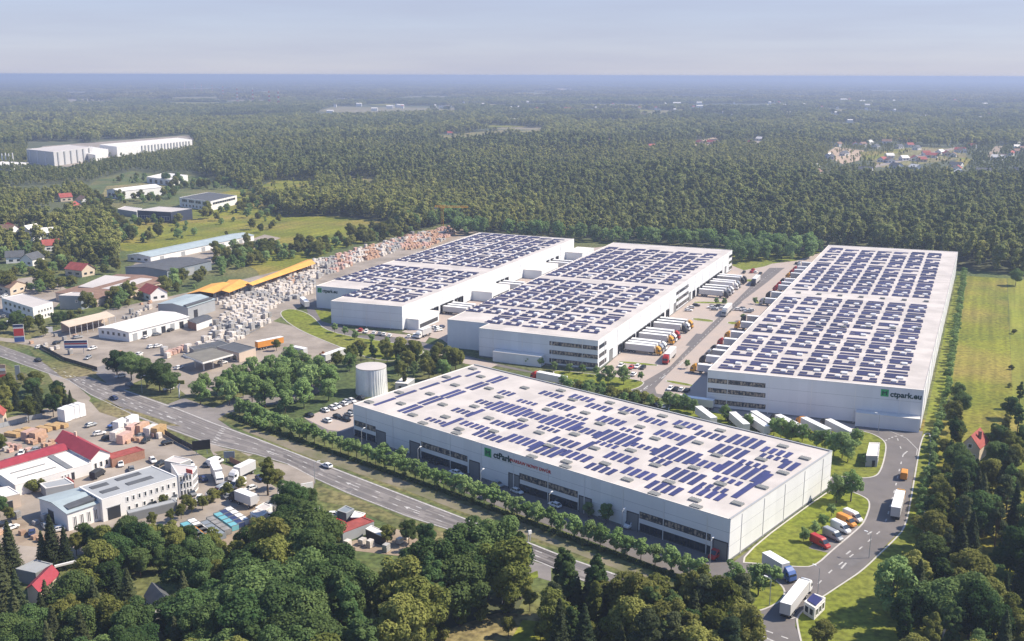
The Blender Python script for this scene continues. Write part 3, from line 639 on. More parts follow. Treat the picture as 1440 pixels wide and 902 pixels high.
GA = [  # groups of solar bars on roof A: photo pixel of the middle, bars, bar length, bar width
 (665,526,1,8,1.4),(635,533,1,10,1.4),(604,543,1,10,1.4),(571,554,1,10,1.4),(541,565,1,10,1.4),
 (699,534,2,9,1.5),(671,543,2,9.5,1.5),(637,554,2,10,1.5),(606,563.5,2,10,1.5),(577,575,2,9,1.5),
 (684,567,4,3.6,1.3),(712,553,3,4,1.3),(715,575,6,9,1.6),(651,579,4,3.6,1.3),(636,594,1,10,1.6),(612,592,4,2.6,1.2),(668,581,1,9,1.6),(667,599,5,3.6,1.3),(689,614,5,4.6,1.5),(727,598,3,4.5,1.5),(708,597,4,4,1.4),
 (775,555,4,4,1.5),(818,560,4,4.2,1.5),(789,571.5,4,5.2,1.6),(842,573,4,4.6,1.5),(889,578,4,4.6,1.5),(756,586,4,5.2,1.6),(741,566,4,2.6,1.2),(811,587,4,2.6,1.2),(790,594.5,5,9,1.8),(859,592,4,5.4,1.6),(918,592,4,4.8,1.5),(967,598,4,4.8,1.5),
 (771,603.5,4,2.8,1.2),(826,606.5,4,4.6,1.5),(888,606.5,4,2.6,1.2),(868,616,5,9.5,1.8),(942,612,4,5.4,1.6),(999,612.5,4,5,1.5),(735,620,5,6,1.6),(793,622,4,5.4,1.6),(768.5,633,4,8,1.7),(825,627.5,1,9,1.7),(852.5,625.5,4,2.8,1.2),
 (810.5,641.5,4,5.2,1.6),(873,644,4,5.8,1.6),(906,629,4,3,1.3),(965,620,1,10,1.7),(951,639,5,10,1.8),(1048,621,4,8.5,1.8),(1025,635,4,8.5,1.8),(993,653,4,5,1.5),(929,649,3,4,1.4),(845,659.5,4,4.6,1.5),(898,666,4,5.4,1.6),(962,669.5,4,8.5,1.8),
 (1023.5,676,4,3,1.3),(1043,663,5,10,1.9),(1059,653,4,3,1.3),(934,686.5,4,6,1.6),(995,694,4,5.4,1.6),(1003,686,4,3,1.3),(1046,690,1,12,1.8),(1072,675,1,11,1.8),(1092,636,4,4.6,1.5),(1088,644,4,3,1.3),(1110,655,2,7,1.7)]
axA = (fr-fl).normalized(); ayA = (bl-fl).normalized()
for px, py, n, ln, wd in GA:
    p = G(px, py, hA); mb = MB(); st = wd+.95; ln = ln*.98
    for i in range(n):
        x = (i-(n-1)/2)*st; solar_strip(mb, p, axA, ayA, x-wd/2, x+wd/2, -ln/2, ln/2, hA-.12, .12)
    mb.build('solar_array', 'solar', wa)
HA = [(737.8,545.9),(788.8,549.7),(857.7,566.8),(931.6,585.4),(1013,605.8),(769.7,576.5),(805.4,562.5),(823,581),(843.7,596.4),(876.8,581),(955.8,600.7),(981.3,623),(735.3,591),(758.2,608.9),(808,611.4),(836,630.8),(887,633.9),(921.4,617.3),(899.8,600.7),(1008,640.8),(976,658.6),(921.4,654.7),(772,627.5),(796.5,650),(851,652.5),(882,675),(940.5,678.5),(977,703.5),(1013,681),(1037,708.5),(1070.6,646.6),(748,642.8),(795,656.8),(920,694.8),(978.8,712.9),(1072,685.6),(1101,628),(1132,645),(1101,665.4),(519,565.8),(561.4,552.3),(564,568),(580.5,584),(594.6,595.6),(604.8,554.3),(622.6,569.4),(626.4,586.7),(645.6,604),(641.7,609.6),(640,542),(627.7,530.6),(664.7,519),(676.2,530),(687.6,546.7),(701.7,558.6),(667.2,572),(687.6,588.5),(694,607)]
for i, (px, py) in enumerate(HA):
    p = G(px, py, hA); mb = MB(); mb.box((p.x, p.y, hA+.05), (3.1, 1.9, .5), headA); o = mb.build('roof_vent', 'louvre', wa)
    k = MB(); 
    for q in range(5): k.box((p.x+axA.x*(q-2)*.62, p.y+axA.y*(q-2)*.62, hA+.36), (.1, 1.9, .12), headA)
    k.build('louvre_frame', 'midgrey', o)
cvr = MB(); wbox(cvr, fr, br, cenA, 0, 1, hA+.052, hA+.16, -.5, .08); wbox(cvr, bl, br, cenA, 0, 1, hA+.052, hA+.2, -.5, .08); cvr.build('roof_edge_flashing', 'grey', wa)

downpipes(wa, cA[0], cA[1], cenA, hA); downpipes(wa, cA[1], cA[2], cenA, hA)
# D: right-hand hall
hD = 14.5; panelmat('clad_d', (0.72, 0.72, 0.74), R(-24.7))
wd_, cD, cenD = flat_building('warehouse', 'longest warehouse on the right beside the meadow, seven columns of solar panels on its roof', 'warehouse', [(995.4,520.4),(1299.5,549),(1347.2,354.4),(1165.4,344.7)], hD, 'clad_d', 'roof_d')
fl, fr, br, bl = cD
rowsD = [(0.012+i*.0655, 0.012+(i+1)*.0655) for i in range(7)]+[(.515+i*.0655, .515+(i+1)*.0655) for i in range(7)]
roof_grid(wd_, cD, hD, 7, rowsD, 2.0, 5.5, lambda x, y: False, 3)
for i in range(14):
    t = .488 if i % 2 else .25+.004*i; p = fl.lerp(fr, .1+.8*(i//2)/6)+(bl-fl)*t; mb = MB(); mb.box((p.x, p.y, hD+.2), (2.2, 1.6, .8), R(-24.7)); mb.build('roof_vent', 'louvre', wd_)
for z0, z1 in ((9.9,11.3),(6.2,7.6),(1.8,3.3)):
    strip_windows(wd_, fl, fr, cenD, 996, 1076, z0, z1, 18)
    u0 = 0.0; window(wd_, fl, bl, cenD, .004, .035, z0, z1, 'window_band', 6, 'glass', 'dark')
u = wall_at(fl, fr, 1238.5, 11.7); logo(wd_, fl, fr, cenD, u, 12.2, 2.6); L = (fr-fl).length
text_sign(wd_, 'ctpark.eu', fl, fr, cenD, u+3.1/L, 11.9, 2.75, 'ink_green', bold=.03)
flD, frD, blD = fl, fr, bl
DOCKS['D'] = (fl, bl, cenD, wd_)
downpipes(wd_, flD, frD, cenD, hD); downpipes(wd_, frD, cD[2], cenD, hD, 20)
# B: middle hall
hB = 12.95; panelmat('clad_b', (0.70, 0.715, 0.735), R(-24.3))
wb, cB, cenB = flat_building('warehouse', 'middle warehouse with office windows at its corner and lorries along its sunlit side', 'warehouse', [(673.6,461.5),(841.1,479.4),(1029.8,351.9),(862.8,341.2),(629,449.3),(687.6,455.1)], hB, 'clad_b', 'roof_b')
sf, fr, br, bl, fl, si = cB
quad = (bl+(fl-bl)*((sf-fr).length/(bl-br).length*0+1), fr, br, bl); q0 = fr+(bl-br); quadB = (q0, fr, br, bl)
rowsB = [(.045+i*.0715, .045+(i+1)*.0715) for i in range(6)]+[(.505+i*.0715, .505+(i+1)*.0715) for i in range(6)]
roof_grid(wb, quadB, hB, 8, rowsB, 2.0, 3.6, lambda x, y: x < 24 and y < 19, 5)
for z0, z1 in ((9.0,10.4),(5.2,6.6),(1.4,3.0)):
    strip_windows(wb, sf, fr, cenB, 773, 840.5, z0, z1, 16); strip_windows(wb, fr, br, cenB, 842.5, 852.5, z0, z1, 6, 'glass')
    strip_windows(wb, fr, br, cenB, 951, 968, z0, z1, 9, 'glass'); strip_windows(wb, fr, br, cenB, 1025, 1029.2, z0, z1, 4, 'glass')
for x0, x1 in ((857,861),(947.5,950.5),(968.5,971),(1019,1021)): sectional_door(wb, fr, br, cenB, x0, x1, 5.0)
DOCKS['B'] = (fr, br, cenB, wb)
downpipes(wb, fr, br, cenB, hB, 16); downpipes(wb, sf, fr, cenB, hB)
# C: left-hand hall
hC = 11.8; panelmat('clad_c', (0.70, 0.72, 0.74), R(-24))
wc, cC, cenC = flat_building('warehouse', 'far left warehouse beside the building yard, corner cut back in front', 'warehouse', [(465,423.3),(565.3,431.4),(807.2,336.1),(674.9,327.1),(444.1,402.1),(507.7,407.5)], hC, 'clad_c', 'roof_c')
sf, fr, br, bl, fl, si = cC
q0 = fr+(bl-br); quadC = (q0, fr, br, bl)
rowsC = [(.04+i*.075, .04+(i+1)*.075) for i in range(5)]+[(.47+i*.075, .47+(i+1)*.075) for i in range(7)]
roof_grid(wc, quadC, hC, 7, rowsC, 2.0, 3.2, lambda x, y: x < 31 and y < 31, 9)
u = wall_at(fl, si, 446.5, 9.6); logo(wc, fl, si, cenC+Vector((0, 60, 0)), u, 9.6, 2.5); L = (si-fl).length
text_sign(wc, 'ctpark.eu', fl, si, cenC+Vector((0, 60, 0)), u+3.0/L, 9.4, 2.4, 'ink_green', bold=.03)
DOCKS['C'] = (fr, br, cenC, wc)
downpipes(wc, fr, br, cenC, hC, 16); downpipes(wc, sf, fr, cenC, hC)
def annex(root, name, a, b, cen, u0, u1, dep, h, wm, rm='parapet'):
    n = outn(a, b, cen); p = a.lerp(b, u0); q = a.lerp(b, u1); P = [Vector((v.x+n.x*d, v.y+n.y*d, 0)) for v, d in ((p, dep), (q, dep), (q, .05), (p, .05))]
    g = MB(); g.prism(P, -.1, h); o = g.build(name, wm, root); r = MB(); cc = centre(P)
    r.prism([cc+(x-cc)*1.006 for x in P], h+.003, h+.35); r.build('annex_roof', rm, o); return o
u0, u1 = wall_at(flD, frD, 1203, 2), wall_at(flD, frD, 1292.5, 2); annex(wd_, 'annex', flD, frD, cenD, u0, u1, 3.2, 4.6, 'clad_d')
sfB, frB = cB[0], cB[1]; u0, u1 = wall_at(sfB, frB, 699, 2), wall_at(sfB, frB, 766, 2); annex(wb, 'annex', sfB, frB, cenB, u0, u1, 4.5, 4.2, 'clad_b')
frC, brC = cC[1], cC[2]
for x0, x1, dp in ((571,600,7),(664,690,12),(736,760,12),(795,812,12)):
    o = annex(wc, 'annex', frC, brC, cenC, wall_at(frC, brC, x0, 2), wall_at(frC, brC, x1, 2), dp, 5.0, 'clad_c')
    n = outn(frC, brC, cenC); a2 = frC+n*dp; b2 = brC+n*dp
    window(wc, a2, b2, cenC, wall_at(frC, brC, x0, 2)+.006, wall_at(frC, brC, x1, 2)-.006, 1.0, 2.6, 'window_band', 6, 'glass', 'dark')

# ---------------------------------------------------------------- vehicles
def wheel_mesh(r, wdt):
    m = MB(); m.tube((0, -wdt/2, 0), (0, wdt/2, 0), r, r, 14, 0); m.tube((0, -wdt/2-.01, 0), (0, wdt/2+.01, 0), r*.55, r*.55, 10, 1)
    return m.mesh('wheel', ['rubber', 'silver'])
WH_CAR = wheel_mesh(.33, .22); WH_TRUCK = wheel_mesh(.52, .38)
def wheels(root, me, xs, y, z):
    for x in xs:
        for s in (-1, 1):
            o = link('wheel', me, root); o.location = (x, s*y, z)
def loft(mb, secs, mi=0):
    o = len(mb.v); n = len(secs[0])
    for s in secs: mb.v += [tuple(p) for p in s]
    for k in range(len(secs)-1):
        for i in range(n):
            j = (i+1) % n; mb.f.append([o+k*n+i, o+k*n+j, o+(k+1)*n+j, o+(k+1)*n+i]); mb.m.append(mi)
    mb.f.append([o+i for i in reversed(range(n))]); mb.m.append(mi); e = o+(len(secs)-1)*n; mb.f.append([e+i for i in range(n)]); mb.m.append(mi)
def sect(x, w, z0, z1, c=.12): return [(x, -w+c, z0), (x, w-c, z0), (x, w, z0+c), (x, w, z1-c), (x, w-c, z1), (x, -w+c, z1), (x, -w, z1-c), (x, -w, z0+c)]
CARS = {}
def make_car(color):
    t = thing('parked_car', 'x', 'car')
    b = MB(); loft(b, [sect(-2.15, .74, .42, .80), sect(-2.0, .86, .28, .93), sect(-.9, .89, .24, .95), sect(.75, .89, .24, .93), sect(1.8, .86, .26, .80), sect(2.15, .70, .36, .66)])
    b.hexa([(-1.35, -.62, 1.385), (.30, -.62, 1.385), (.30, .62, 1.385), (-1.35, .62, 1.385)], [(-1.25, -.56, 1.46), (.2, -.56, 1.46), (.2, .56, 1.46), (-1.25, .56, 1.46)])
    for s in (-1, 1):
        for x0, x1 in ((-1.9, -1.35), (-.5, -.3), (.95, .3)): b.tube((x0, s*.80, .93), (x1, s*.60, 1.42), .055, .05, 5)
    b.build('body', color, t)
    w_ = MB(); w_.hexa([(-1.95, -.80, .94), (1.05, -.80, .92), (1.05, .80, .92), (-1.95, .80, .94)], [(-1.38, -.60, 1.38), (.32, -.60, 1.38), (.32, .60, 1.38), (-1.38, .60, 1.38)]); w_.build('window', 'glass', t)
    wheels(t, WH_CAR, (-1.32, 1.32), .80, .33); reg(t); return t
VANS = {}
def make_van(color):
    t = thing('delivery_van', 'x', 'van')
    b = MB(); loft(b, [sect(-2.9, .95, .42, 2.42, .18), sect(-2.8, .99, .36, 2.52, .2), sect(.9, .99, .36, 2.5, .2), sect(1.35, .98, .36, 2.25, .2), sect(2.1, .96, .36, 1.36, .16), sect(2.75, .88, .38, 1.12, .14), sect(2.95, .78, .45, .9, .1)]); b.build('body', color, t)
    w_ = MB(); w_.add([(1.42, -.80, 2.2), (1.42, .80, 2.2), (2.16, .86, 1.36), (2.16, -.86, 1.36)], [(0, 1, 2, 3)])
    w_.v = [(x+.03, y, z+.03) for x, y, z in w_.v]
    for s in (-1, 1): w_.hexa([(.55, s*.985, 1.35), (1.9, s*.985, 1.35), (1.9, s*1.0, 1.35), (.55, s*1.0, 1.35)], [(.55, s*.985, 1.95), (1.45, s*.985, 1.95), (1.45, s*1.0, 1.95), (.55, s*1.0, 1.95)])
    w_.build('window', 'glass', t); wheels(t, WH_CAR, (-1.8, 1.85), .88, .34); reg(t); return t
def add_cab(t, color, x=0.0, hi=3.3):
    b = MB(); loft(b, [sect(x, 1.22, .75, hi, .15), sect(x+1.5, 1.24, .55, hi, .2), sect(x+2.05, 1.22, .5, hi-.75, .2), sect(x+2.25, 1.18, .5, 1.75, .2), sect(x+2.3, 1.1, .55, 1.1, .15)])
    b.hexa([(x+.05, -1.1, hi+.002), (x+1.5, -1.1, hi+.002), (x+1.5, 1.1, hi+.002), (x+.05, 1.1, hi+.002)], [(x+.05, -1.0, hi+.62), (x+.55, -1.0, hi+.58), (x+.55, 1.0, hi+.58), (x+.05, 1.0, hi+.62)])
    b.build('cab', color, t)
    w_ = MB(); w_.hexa([(x+2.2, -1.05, 1.75), (x+2.29, -1.05, 1.75), (x+2.29, 1.05, 1.75), (x+2.2, 1.05, 1.75)], [(x+1.98, -1.02, hi-.72), (x+2.08, -1.02, hi-.72), (x+2.08, 1.02, hi-.72), (x+1.98, 1.02, hi-.72)])
    for s in (-1, 1): w_.hexa([(x+.95, s*1.22, 1.75), (x+2.0, s*1.22, 1.75), (x+2.0, s*1.255, 1.75), (x+.95, s*1.255, 1.75)], [(x+.95, s*1.22, 2.55), (x+1.8, s*1.22, 2.55), (x+1.8, s*1.255, 2.55), (x+.95, s*1.255, 2.55)])
    w_.build('windscreen', 'glass', t)
    ch = MB(); ch.box((x-.9, 0, .78), (4.2, 1.0, .28)); ch.box((x+2.27, 0, .48), (.16, 2.3, .34)); ch.build('chassis', 'black', t)
    wheels(t, WH_TRUCK, (x-2.1, x+1.35), .98, .52)
def add_trailer(t, x0, x1, side='trailer_side', top='white_gloss'):
    b = MB(); b.box(((x0+x1)/2, 0, 2.60), (x1-x0, 2.50, 2.72)); tr = b.build('trailer', side, t)
    r = MB(); r.box(((x0+x1)/2, 0, 4.0), (x1-x0+.06, 2.56, .07)); r.build('trailer_roof', top, tr)
    u_ = MB(); u_.box(((x0+x1)/2, 0, 1.10), (x1-x0-.4, 1.1, .26)); u_.box((x0+.1, 0, .75), (.12, 2.3, .25)); u_.build('underframe', 'black', tr)
    for x in ((x0+1.6, x0+2.9, x0+4.2) if x1-x0 > 9 else (x0+1.3,)):
        for s in (-1, 1):
            o = link('wheel', WH_TRUCK, tr); o.location = (x, s*.98, .52)
    if x1-x0 > 9:
        l = MB()
        for s in (-1, 1): l.box((x1-3.2, s*.7, .55), (.18, .14, 1.0))
        l.build('landing_leg', 'grey', tr)
TR = {}
def make_semi(cab, side='trailer_side'):
    t = thing('articulated_lorry', 'x', 'lorry'); add_trailer(t, 0, 13.4, side); add_cab(t, cab, 14.2); reg(t); return t
def make_trailer(side='trailer_side', top='white_gloss'):
    t = thing('semi_trailer', 'x', 'trailer'); add_trailer(t, 0, 13.4, side, top); reg(t); return t
def make_boxtruck(cab, side='trailer_side'):
    t = thing('box_lorry', 'x', 'lorry'); add_trailer(t, 0, 7.2, side); add_cab(t, cab, 7.7, 2.9); reg(t); return t
PROTO = {}; USED = set()
def place(kind, color, p, heading, label, group=None, side=None):
    key = (kind, color, side)
    if key not in PROTO:
        f = {'car': make_car, 'van': make_van, 'semi': make_semi, 'trailer': make_trailer, 'box': make_boxtruck}[kind]
        if kind == 'trailer': PROTO[key] = f(side or 'trailer_side')
        elif side: PROTO[key] = f(color, side)
        else: PROTO[key] = f(color)
    o = PROTO[key]
    if key in USED: o = copy_tree(o)
    USED.add(key); o.location = (p[0], p[1], 0.125 if kind in ('car', 'van') else .09); o.rotation_euler = (0, 0, heading); tag(o, label, None, group)
    if kind == 'car' and group is None: o.name = 'car'
    return o
def hd(a, b, z=0):
    A, B = G(*a, z), G(*b, z); return math.atan2(B.y-A.y, B.x-A.x), A
NAME = {'white_gloss': 'white', 'black': 'black', 'red': 'red', 'midgrey': 'grey', 'silver': 'silver', 'yellow': 'yellow', 'dark': 'dark grey', 'white': 'white', 'blue': 'blue', 'navy': 'navy blue', 'orange': 'orange'}
# lorries docked along the sunlit side of B
a, b, cen, root = DOCKS['B']; n = outn(a, b, cen); hB_ = math.atan2(n.y, n.x); Lb = (b-a).length; row = []
def dock_row(a, b, cen, root, us, cabs, desc, n, h):
    row = []
    for u, c in zip(us, cabs):
        dock(root, a, b, cen, u)
        if c is None: continue
        p = a.lerp(b, u)+n*0.9
        if c == 'trailer': o = place('trailer', None, p, h, 'white trailer docked '+desc+', {n}', desc)
        else: o = place('semi', c, p, h, f'{NAME[c]} cabbed lorry docked '+desc+', {n}', desc, random.choice((None, 'silver', 'white', None)))
        row.append(o)
    for i, o in enumerate(sorted(row, key=lambda o: (Vector(o.location)-a).length)):
        o['label'] = o['label'].format(n=('nearest the camera' if i == 0 else f'{["second","third","fourth","fifth","sixth","seventh","eighth","ninth","tenth","eleventh","twelfth","thirteenth","fourteenth","fifteenth","sixteenth","seventeenth","eighteenth"][i-1]} from near end'))
uB = lambda x: wall_at(a, b, x, 1.5)
dock(root, a, b, cen, uB(871))
us = [uB(x) for x in (877,881,885.5,896.5,901,906,917,921.5,926)]
dock_row(a, b, cen, root, us, ['yellow','silver','white','yellow','white','red','dark','white','yellow'], 'at the middle warehouse near half', n, hB_)
us = [uB(x) for x in (981,985.5,989.5,996.5,1000,1006.5,1009.5)]
dock_row(a, b, cen, root, us, ['dark','silver','white','white','silver','dark','dark'], 'at the middle warehouse far half', n, hB_)
for x in (890,911,931,938,975,993,1003,1013): dock(root, a, b, cen, uB(x))
a, b, cen, root = DOCKS['D']; n = outn(a, b, cen); h = math.atan2(n.y, n.x)
spots = []
for px, py, c in ((979,523,'yellow'),(989,510.5,'dark'),(998,502,'silver'),(1004,496,'dark'),(1018,486,'red'),(1026,476,'yellow'),(1040,462,'yellow'),(1047,453,'dark'),(1073,428,'silver'),(1082,419,'dark'),(1090,409,'red'),(1095,404.5,'red'),(1100,399.5,'dark'),(1107,391.5,'yellow'),(1111,386.5,'red'),(1116,382,'red'),(1122,376,'white')):
    p = G(px, py, .5); d = (b-a).normalized(); spots.append((max(.004, (p-a).dot(d)/(b-a).length), c))
dock_row(a, b, cen, root, [s[0] for s in spots], [s[1] for s in spots], 'beside the longest warehouse', n, h)
a, b, cen, root = DOCKS['C']; n = outn(a, b, cen); h = math.atan2(n.y, n.x)
us = [wall_at(a, b, x, 1.5) for x in (606,613,622,628,634,642,648,700,706,712,770,776,783)]
dock_row(a, b, cen, root, us, [None,None,'trailer','trailer','trailer',None,None,'trailer','trailer',None,'trailer','trailer',None], 'beside the far left warehouse', n, h)
# lorries on the move
def semi_at(rear, front, cab, label, kind='semi', z=0, side=None):
    h, p = hd(rear, front, z); return place(kind, cab, p, h, label, side=side)
semi_at((947,500),(927,522),'red','red cabbed white lorry driving towards the camera between the two right warehouses')
semi_at((1026,437),(1010,454),'silver','white lorry with a grey cab halfway along the road between the two right warehouses')
semi_at((1066,396),(1052,409),'dark','farthest white lorry on the road between the two right warehouses')
semi_at((1258,733),(1268,696),'yellow','white articulated lorry driving away on the curved park road at right, behind the orange van')
semi_at((1103,872),(1141,823),'white_gloss','white articulated lorry stopped beside the gatehouse at the park entrance')
semi_at((1076,797),(1112,819),'blue','blue cabbed box lorry turning out of the lane before the nearest warehouse','box')
h, p = hd((1271,672),(1274,656)); o = place('van', 'orange', p, h, 'orange van driving away ahead of the lorry on the curved park road')
row = []
for px, py, c, l in ((1153,768,'red','red van nearest the entrance in the row of five parked on the bend'),(1171,758,'silver','silver grey van second from the entrance in the row of five on the bend'),(1182,747,'white_gloss','white van in the middle of the row of five on the bend'),(1190,738,'orange','orange van in the row of five parked on the bend'),(1199,731.5,'white','white van farthest from the entrance in the row of five on the bend')):
    h, _ = hd((1140,760),(1168,774)); row.append(place('van', c, G(px, py), h, l, 'vans parked on the bend'))
# lorries parked in front of the longest warehouse, behind the nearest one
for i, (r_, f_, cab) in enumerate((((1004,563),(958,557),'dark'),((1004,588),(980,570),None),((1050,597),(1027,577),'dark'),((1079,600),(1049,580),None),((1086,595),(1064,581),None),((1127,600),(1097,585),'dark'),((1165,604),(1134,589),'orange'),((1199,607),(1171,593),'dark'))):
    h, p = hd(r_, f_, 4.0); l = f'white trailer parked behind the nearest warehouse, {ordn(i)}'
    if cab: place('semi', cab, p, h, l.replace('white trailer', f'{NAME[cab]} cabbed white lorry'), 'trailers parked behind the nearest warehouse')
    else: place('trailer', None, p, h, l, 'trailers parked behind the nearest warehouse')
semi_at((796,534),(756,526),'red','white lorry with a red cab passing in front of the middle warehouse', z=3)
h, p = hd((425,428),(437,440)); place('trailer', None, p, h, 'white trailer standing on the drive beside the far left warehouse')
h, p = hd((361,493),(395,486)); o = place('trailer', None, p, h, 'orange trailer parked behind the petrol station shop', side='orange')
semi_at((430,503),(401,497),'blue','white lorry with a blue cab parked on the lorry park beside the petrol station', 'box')
h, p = hd((455,512),(492,499)); place('trailer', None, p, h, 'white trailer parked at the bushes beside the lorry park')
semi_at((604,471),(590,476),'white','small white box lorry parked at the near corner of the far left warehouse','box')
semi_at((358,716),(340,709),'dark','grey box lorry parked behind the container stacks in the lower left yard','box')
semi_at((302,667),(310,683),'white','white box lorry standing in the van yard beside the white office','box')
semi_at((356,664),(332,676),'white','white flatbed lorry at the hedge of the van yard','box')
place('van', 'dark', G(138,671), hd((130,676),(146,666))[0], 'dark van standing at the white hall with the red roof')
for px, q, c, l in ((303,654,'white_gloss','white minibus van parked along the road fence of the van yard'),(334,686,'white','small white van below the flatbed lorry in the van yard'),(311,694,'silver','long pale van parked beside the low hedge of the van yard')):
    h, _ = hd((290,660),(318,648)); place('van', c, G(px, q), h+(3.14 if px > 305 else 0), l)
h, _ = hd((640,655),(700,678))
place('van', 'white', G(889,741), h-1.57, 'white van backed into a loading door of the nearest warehouse'); place('van', 'red', G(1008,784), h-1.57, 'red van at the last loading door of the nearest warehouse')
# cars
def cars(lst, heading, where, jitter=.04):
    objs = []
    for px, py, c in lst:
        o = place('car', c, G(px, py), heading+random.uniform(-jitter, jitter)+random.choice((0, math.pi)), f'{NAME[c]} car parked {where}', f'cars parked {where}'); objs.append(o)
    NUMBERED.append((objs, '{d}, {n}'))
hx = lambda a, b: hd(a, b)[0]
cars([(435,586,'black'),(457,579,'white_gloss'),(468,576,'white'),(474,573.5,'white_gloss'),(483,570,'white_gloss'),(488,567.5,'silver'),(495,566,'white'),(460,593.5,'white_gloss'),(475,588.5,'black'),(487,592,'black'),(491,585,'silver'),(496,582,'midgrey'),(507,561.5,'dark')], hx((427,588),(470,606)), 'on the pale lot left of the nearest warehouse')
cars([(873,516,'white'),(887.5,519,'red'),(896,517.5,'white_gloss'),(904,519,'dark'),(891,528.5,'white_gloss')], hx((842,524),(860,512)), 'in front of the middle warehouse beside the lawn')
cars([(968,438,'white_gloss'),(971,434,'white'),(979,431,'dark'),(1000,434,'white_gloss'),(1005,436.5,'silver'),(1009,432,'dark'),(1013,435,'white'),(1017,433,'midgrey')], hx((976,424),(1030,425.5)), 'in the bay left of the park road')
cars([(1038,437,'white'),(1043,435.5,'midgrey'),(1048,438,'white_gloss'),(1052,440,'silver'),(1055,438,'white')], hx((976,424),(1030,425.5)), 'in the bay right of the park road')
cars([(1046,384.5,'dark'),(1057,384,'red'),(1059,381,'red'),(1063,384,'white'),(1069,386.5,'dark'),(1120,372,'dark'),(1124,371,'silver')], hx((842,524),(860,512)), 'at the far end of the middle warehouse')
cars([(942.5,548.5,'white_gloss'),(950.5,549,'dark'),(958.5,550,'white_gloss'),(966,551,'dark')], hx((955,545),(940,558)), 'at the corner of the longest warehouse')
cars([(939,560,'silver'),(920.5,571,'dark'),(928.5,573.5,'white')], hx((900,560),(960,585)), 'on the lane behind the nearest warehouse')
cars([(507,466,'red'),(515,468,'white'),(526,470,'white_gloss'),(534,471,'silver'),(540,472,'white'),(548,474,'white_gloss'),(575,475,'white'),(583,474,'white_gloss')], hx((500,462),(494,470)), 'in front of the far left warehouse')
cars([(612,462,'white'),(616,463.5,'silver'),(620,462,'navy'),(617,466,'white_gloss')], hx((600,470),(640,462)), 'between the far left and middle warehouses')
cars([(512,606,'midgrey'),(520,612,'dark'),(530,618,'navy'),(640,667,'white_gloss'),(646,672,'white'),(727,694,'white'),(780,713,'white_gloss'),(700,684,'silver'),(955,762,'silver'),(936,757,'dark'),(610,652,'dark'),(850,730,'midgrey')], hx((640,655),(700,678)), 'in the shade before the nearest warehouse')
cars([(286,676,'navy'),(292,655,'midgrey'),(296,650,'dark'),(268,655,'white'),(236,625,'black'),(205,622,'dark'),(200,615,'midgrey'),(280,704,'white_gloss'),(290,708,'silver'),(246,702,'silver'),(232,706,'midgrey'),(210,713,'dark')], hx((220,640),(236,628)), 'around the white office in the lower left yard', .8)
cars([(252,519,'white_gloss'),(313,512,'white'),(208,525,'white'),(218,522,'silver'),(237,549,'white'),(170,531,'white')], hx((240,520),(268,512)), 'around the petrol station', .4)
cars([(213,489.5,'white_gloss'),(222,488.5,'white'),(80,484,'dark'),(240,466,'dark'),(221,472,'midgrey'),(56,490,'white')], hx((213,490),(230,486)), 'on the building yard by the main road', .4)
cars([(6,418,'white'),(14,432,'silver'),(5,447,'midgrey'),(12,456,'white_gloss')], hx((0,440),(20,430)), 'beside the white building at the left edge', .5)
cars([(10,652,'silver'),(26,655,'white'),(8,660,'blue'),(16,745,'white'),(5,740,'dark')], hx((0,655),(20,648)), 'in the yard at the far lower left', .5)
cars([(445,720,'white'),(470,727,'white_gloss'),(420,707,'silver'),(382,716,'white'),(376,728,'white_gloss'),(388,758,'white'),(396,765,'navy'),(545,752,'blue')], hx((440,720),(470,733)), 'in the shaded yard below the main road', .9)
cars([(30,640,'white'),(48,636,'silver'),(160,600,'blue'),(140,612,'white'),(150,618,'dark'),(128,600,'silver'),(215,650,'white'),(225,655,'dark'),(240,660,'silver'),(262,690,'white'),(270,696,'midgrey'),(300,697,'white'),(325,700,'silver'),(352,690,'white'),(366,676,'navy'),(170,655,'white'),(185,662,'midgrey'),(64,742,'silver'),(80,748,'white'),(45,752,'navy')], hx((220,640),(236,628)), 'among the lower left yards', .9)
cars([(130,492,'white'),(124,505,'silver'),(172,506,'white'),(186,512,'dark'),(196,500,'white'),(110,476,'silver'),(300,470,'white'),(246,462,'silver'),(205,476,'white'),(360,462,'dark')], hx((213,490),(230,486)), 'between the stacks of the building yard', .8)
hr = hx((472,664),(360,622)); 
for px, py, c, l in ((459.5,657.5,'white_gloss','white car driving on the main road beside the avenue trees'),(53.5,508.5,'dark','dark car on the main road at the left edge of the picture'),(160,562,'navy','dark blue car on the main road near the yard junction'),(182,543,'midgrey','grey car turning off the main road at the petrol station')):
    o = place('car', c, G(px, py), hr, l); o.name = 'car'; o['group'] = 'cars on the main road'

# ---------------------------------------------------------------- the other buildings
def row_windows(root, c, i, cen, n, z0, z1, u0=.06, u1=.94, fill=.5, gm='glass', fm='white', panes=1, name='window'):
    a, b = c[i], c[(i+1) % len(c)]
    for k in range(n):
        s = (u1-u0)/n; window(root, a, b, cen, u0+s*(k+.5-fill/2), u0+s*(k+.5+fill/2), z0, z1, name, panes, gm, fm)
def door(root, c, i, cen, u0, u1, h, m='dark', name='door'):
    a, b = c[i], c[(i+1) % len(c)]; g = MB(); wbox(g, a, b, cen, u0, u1, 0.05, h, -.05, .07); o = g.build(name, m, root)
    f = MB(); e = (u1-u0)*.06; wbox(f, a, b, cen, u0-e, u1+e, h+.003, h+.18, -.05, .12); f.build('door_frame', 'grey', o); return o
t, c, e = gable_building('hall', 'long low white hall with a pale teal roof at the edge of the meadow', 'hall', [(179,359),(211.6,361.5),(357,331)], 4.0, 1.4, 'white', 'teal_roof', 1)
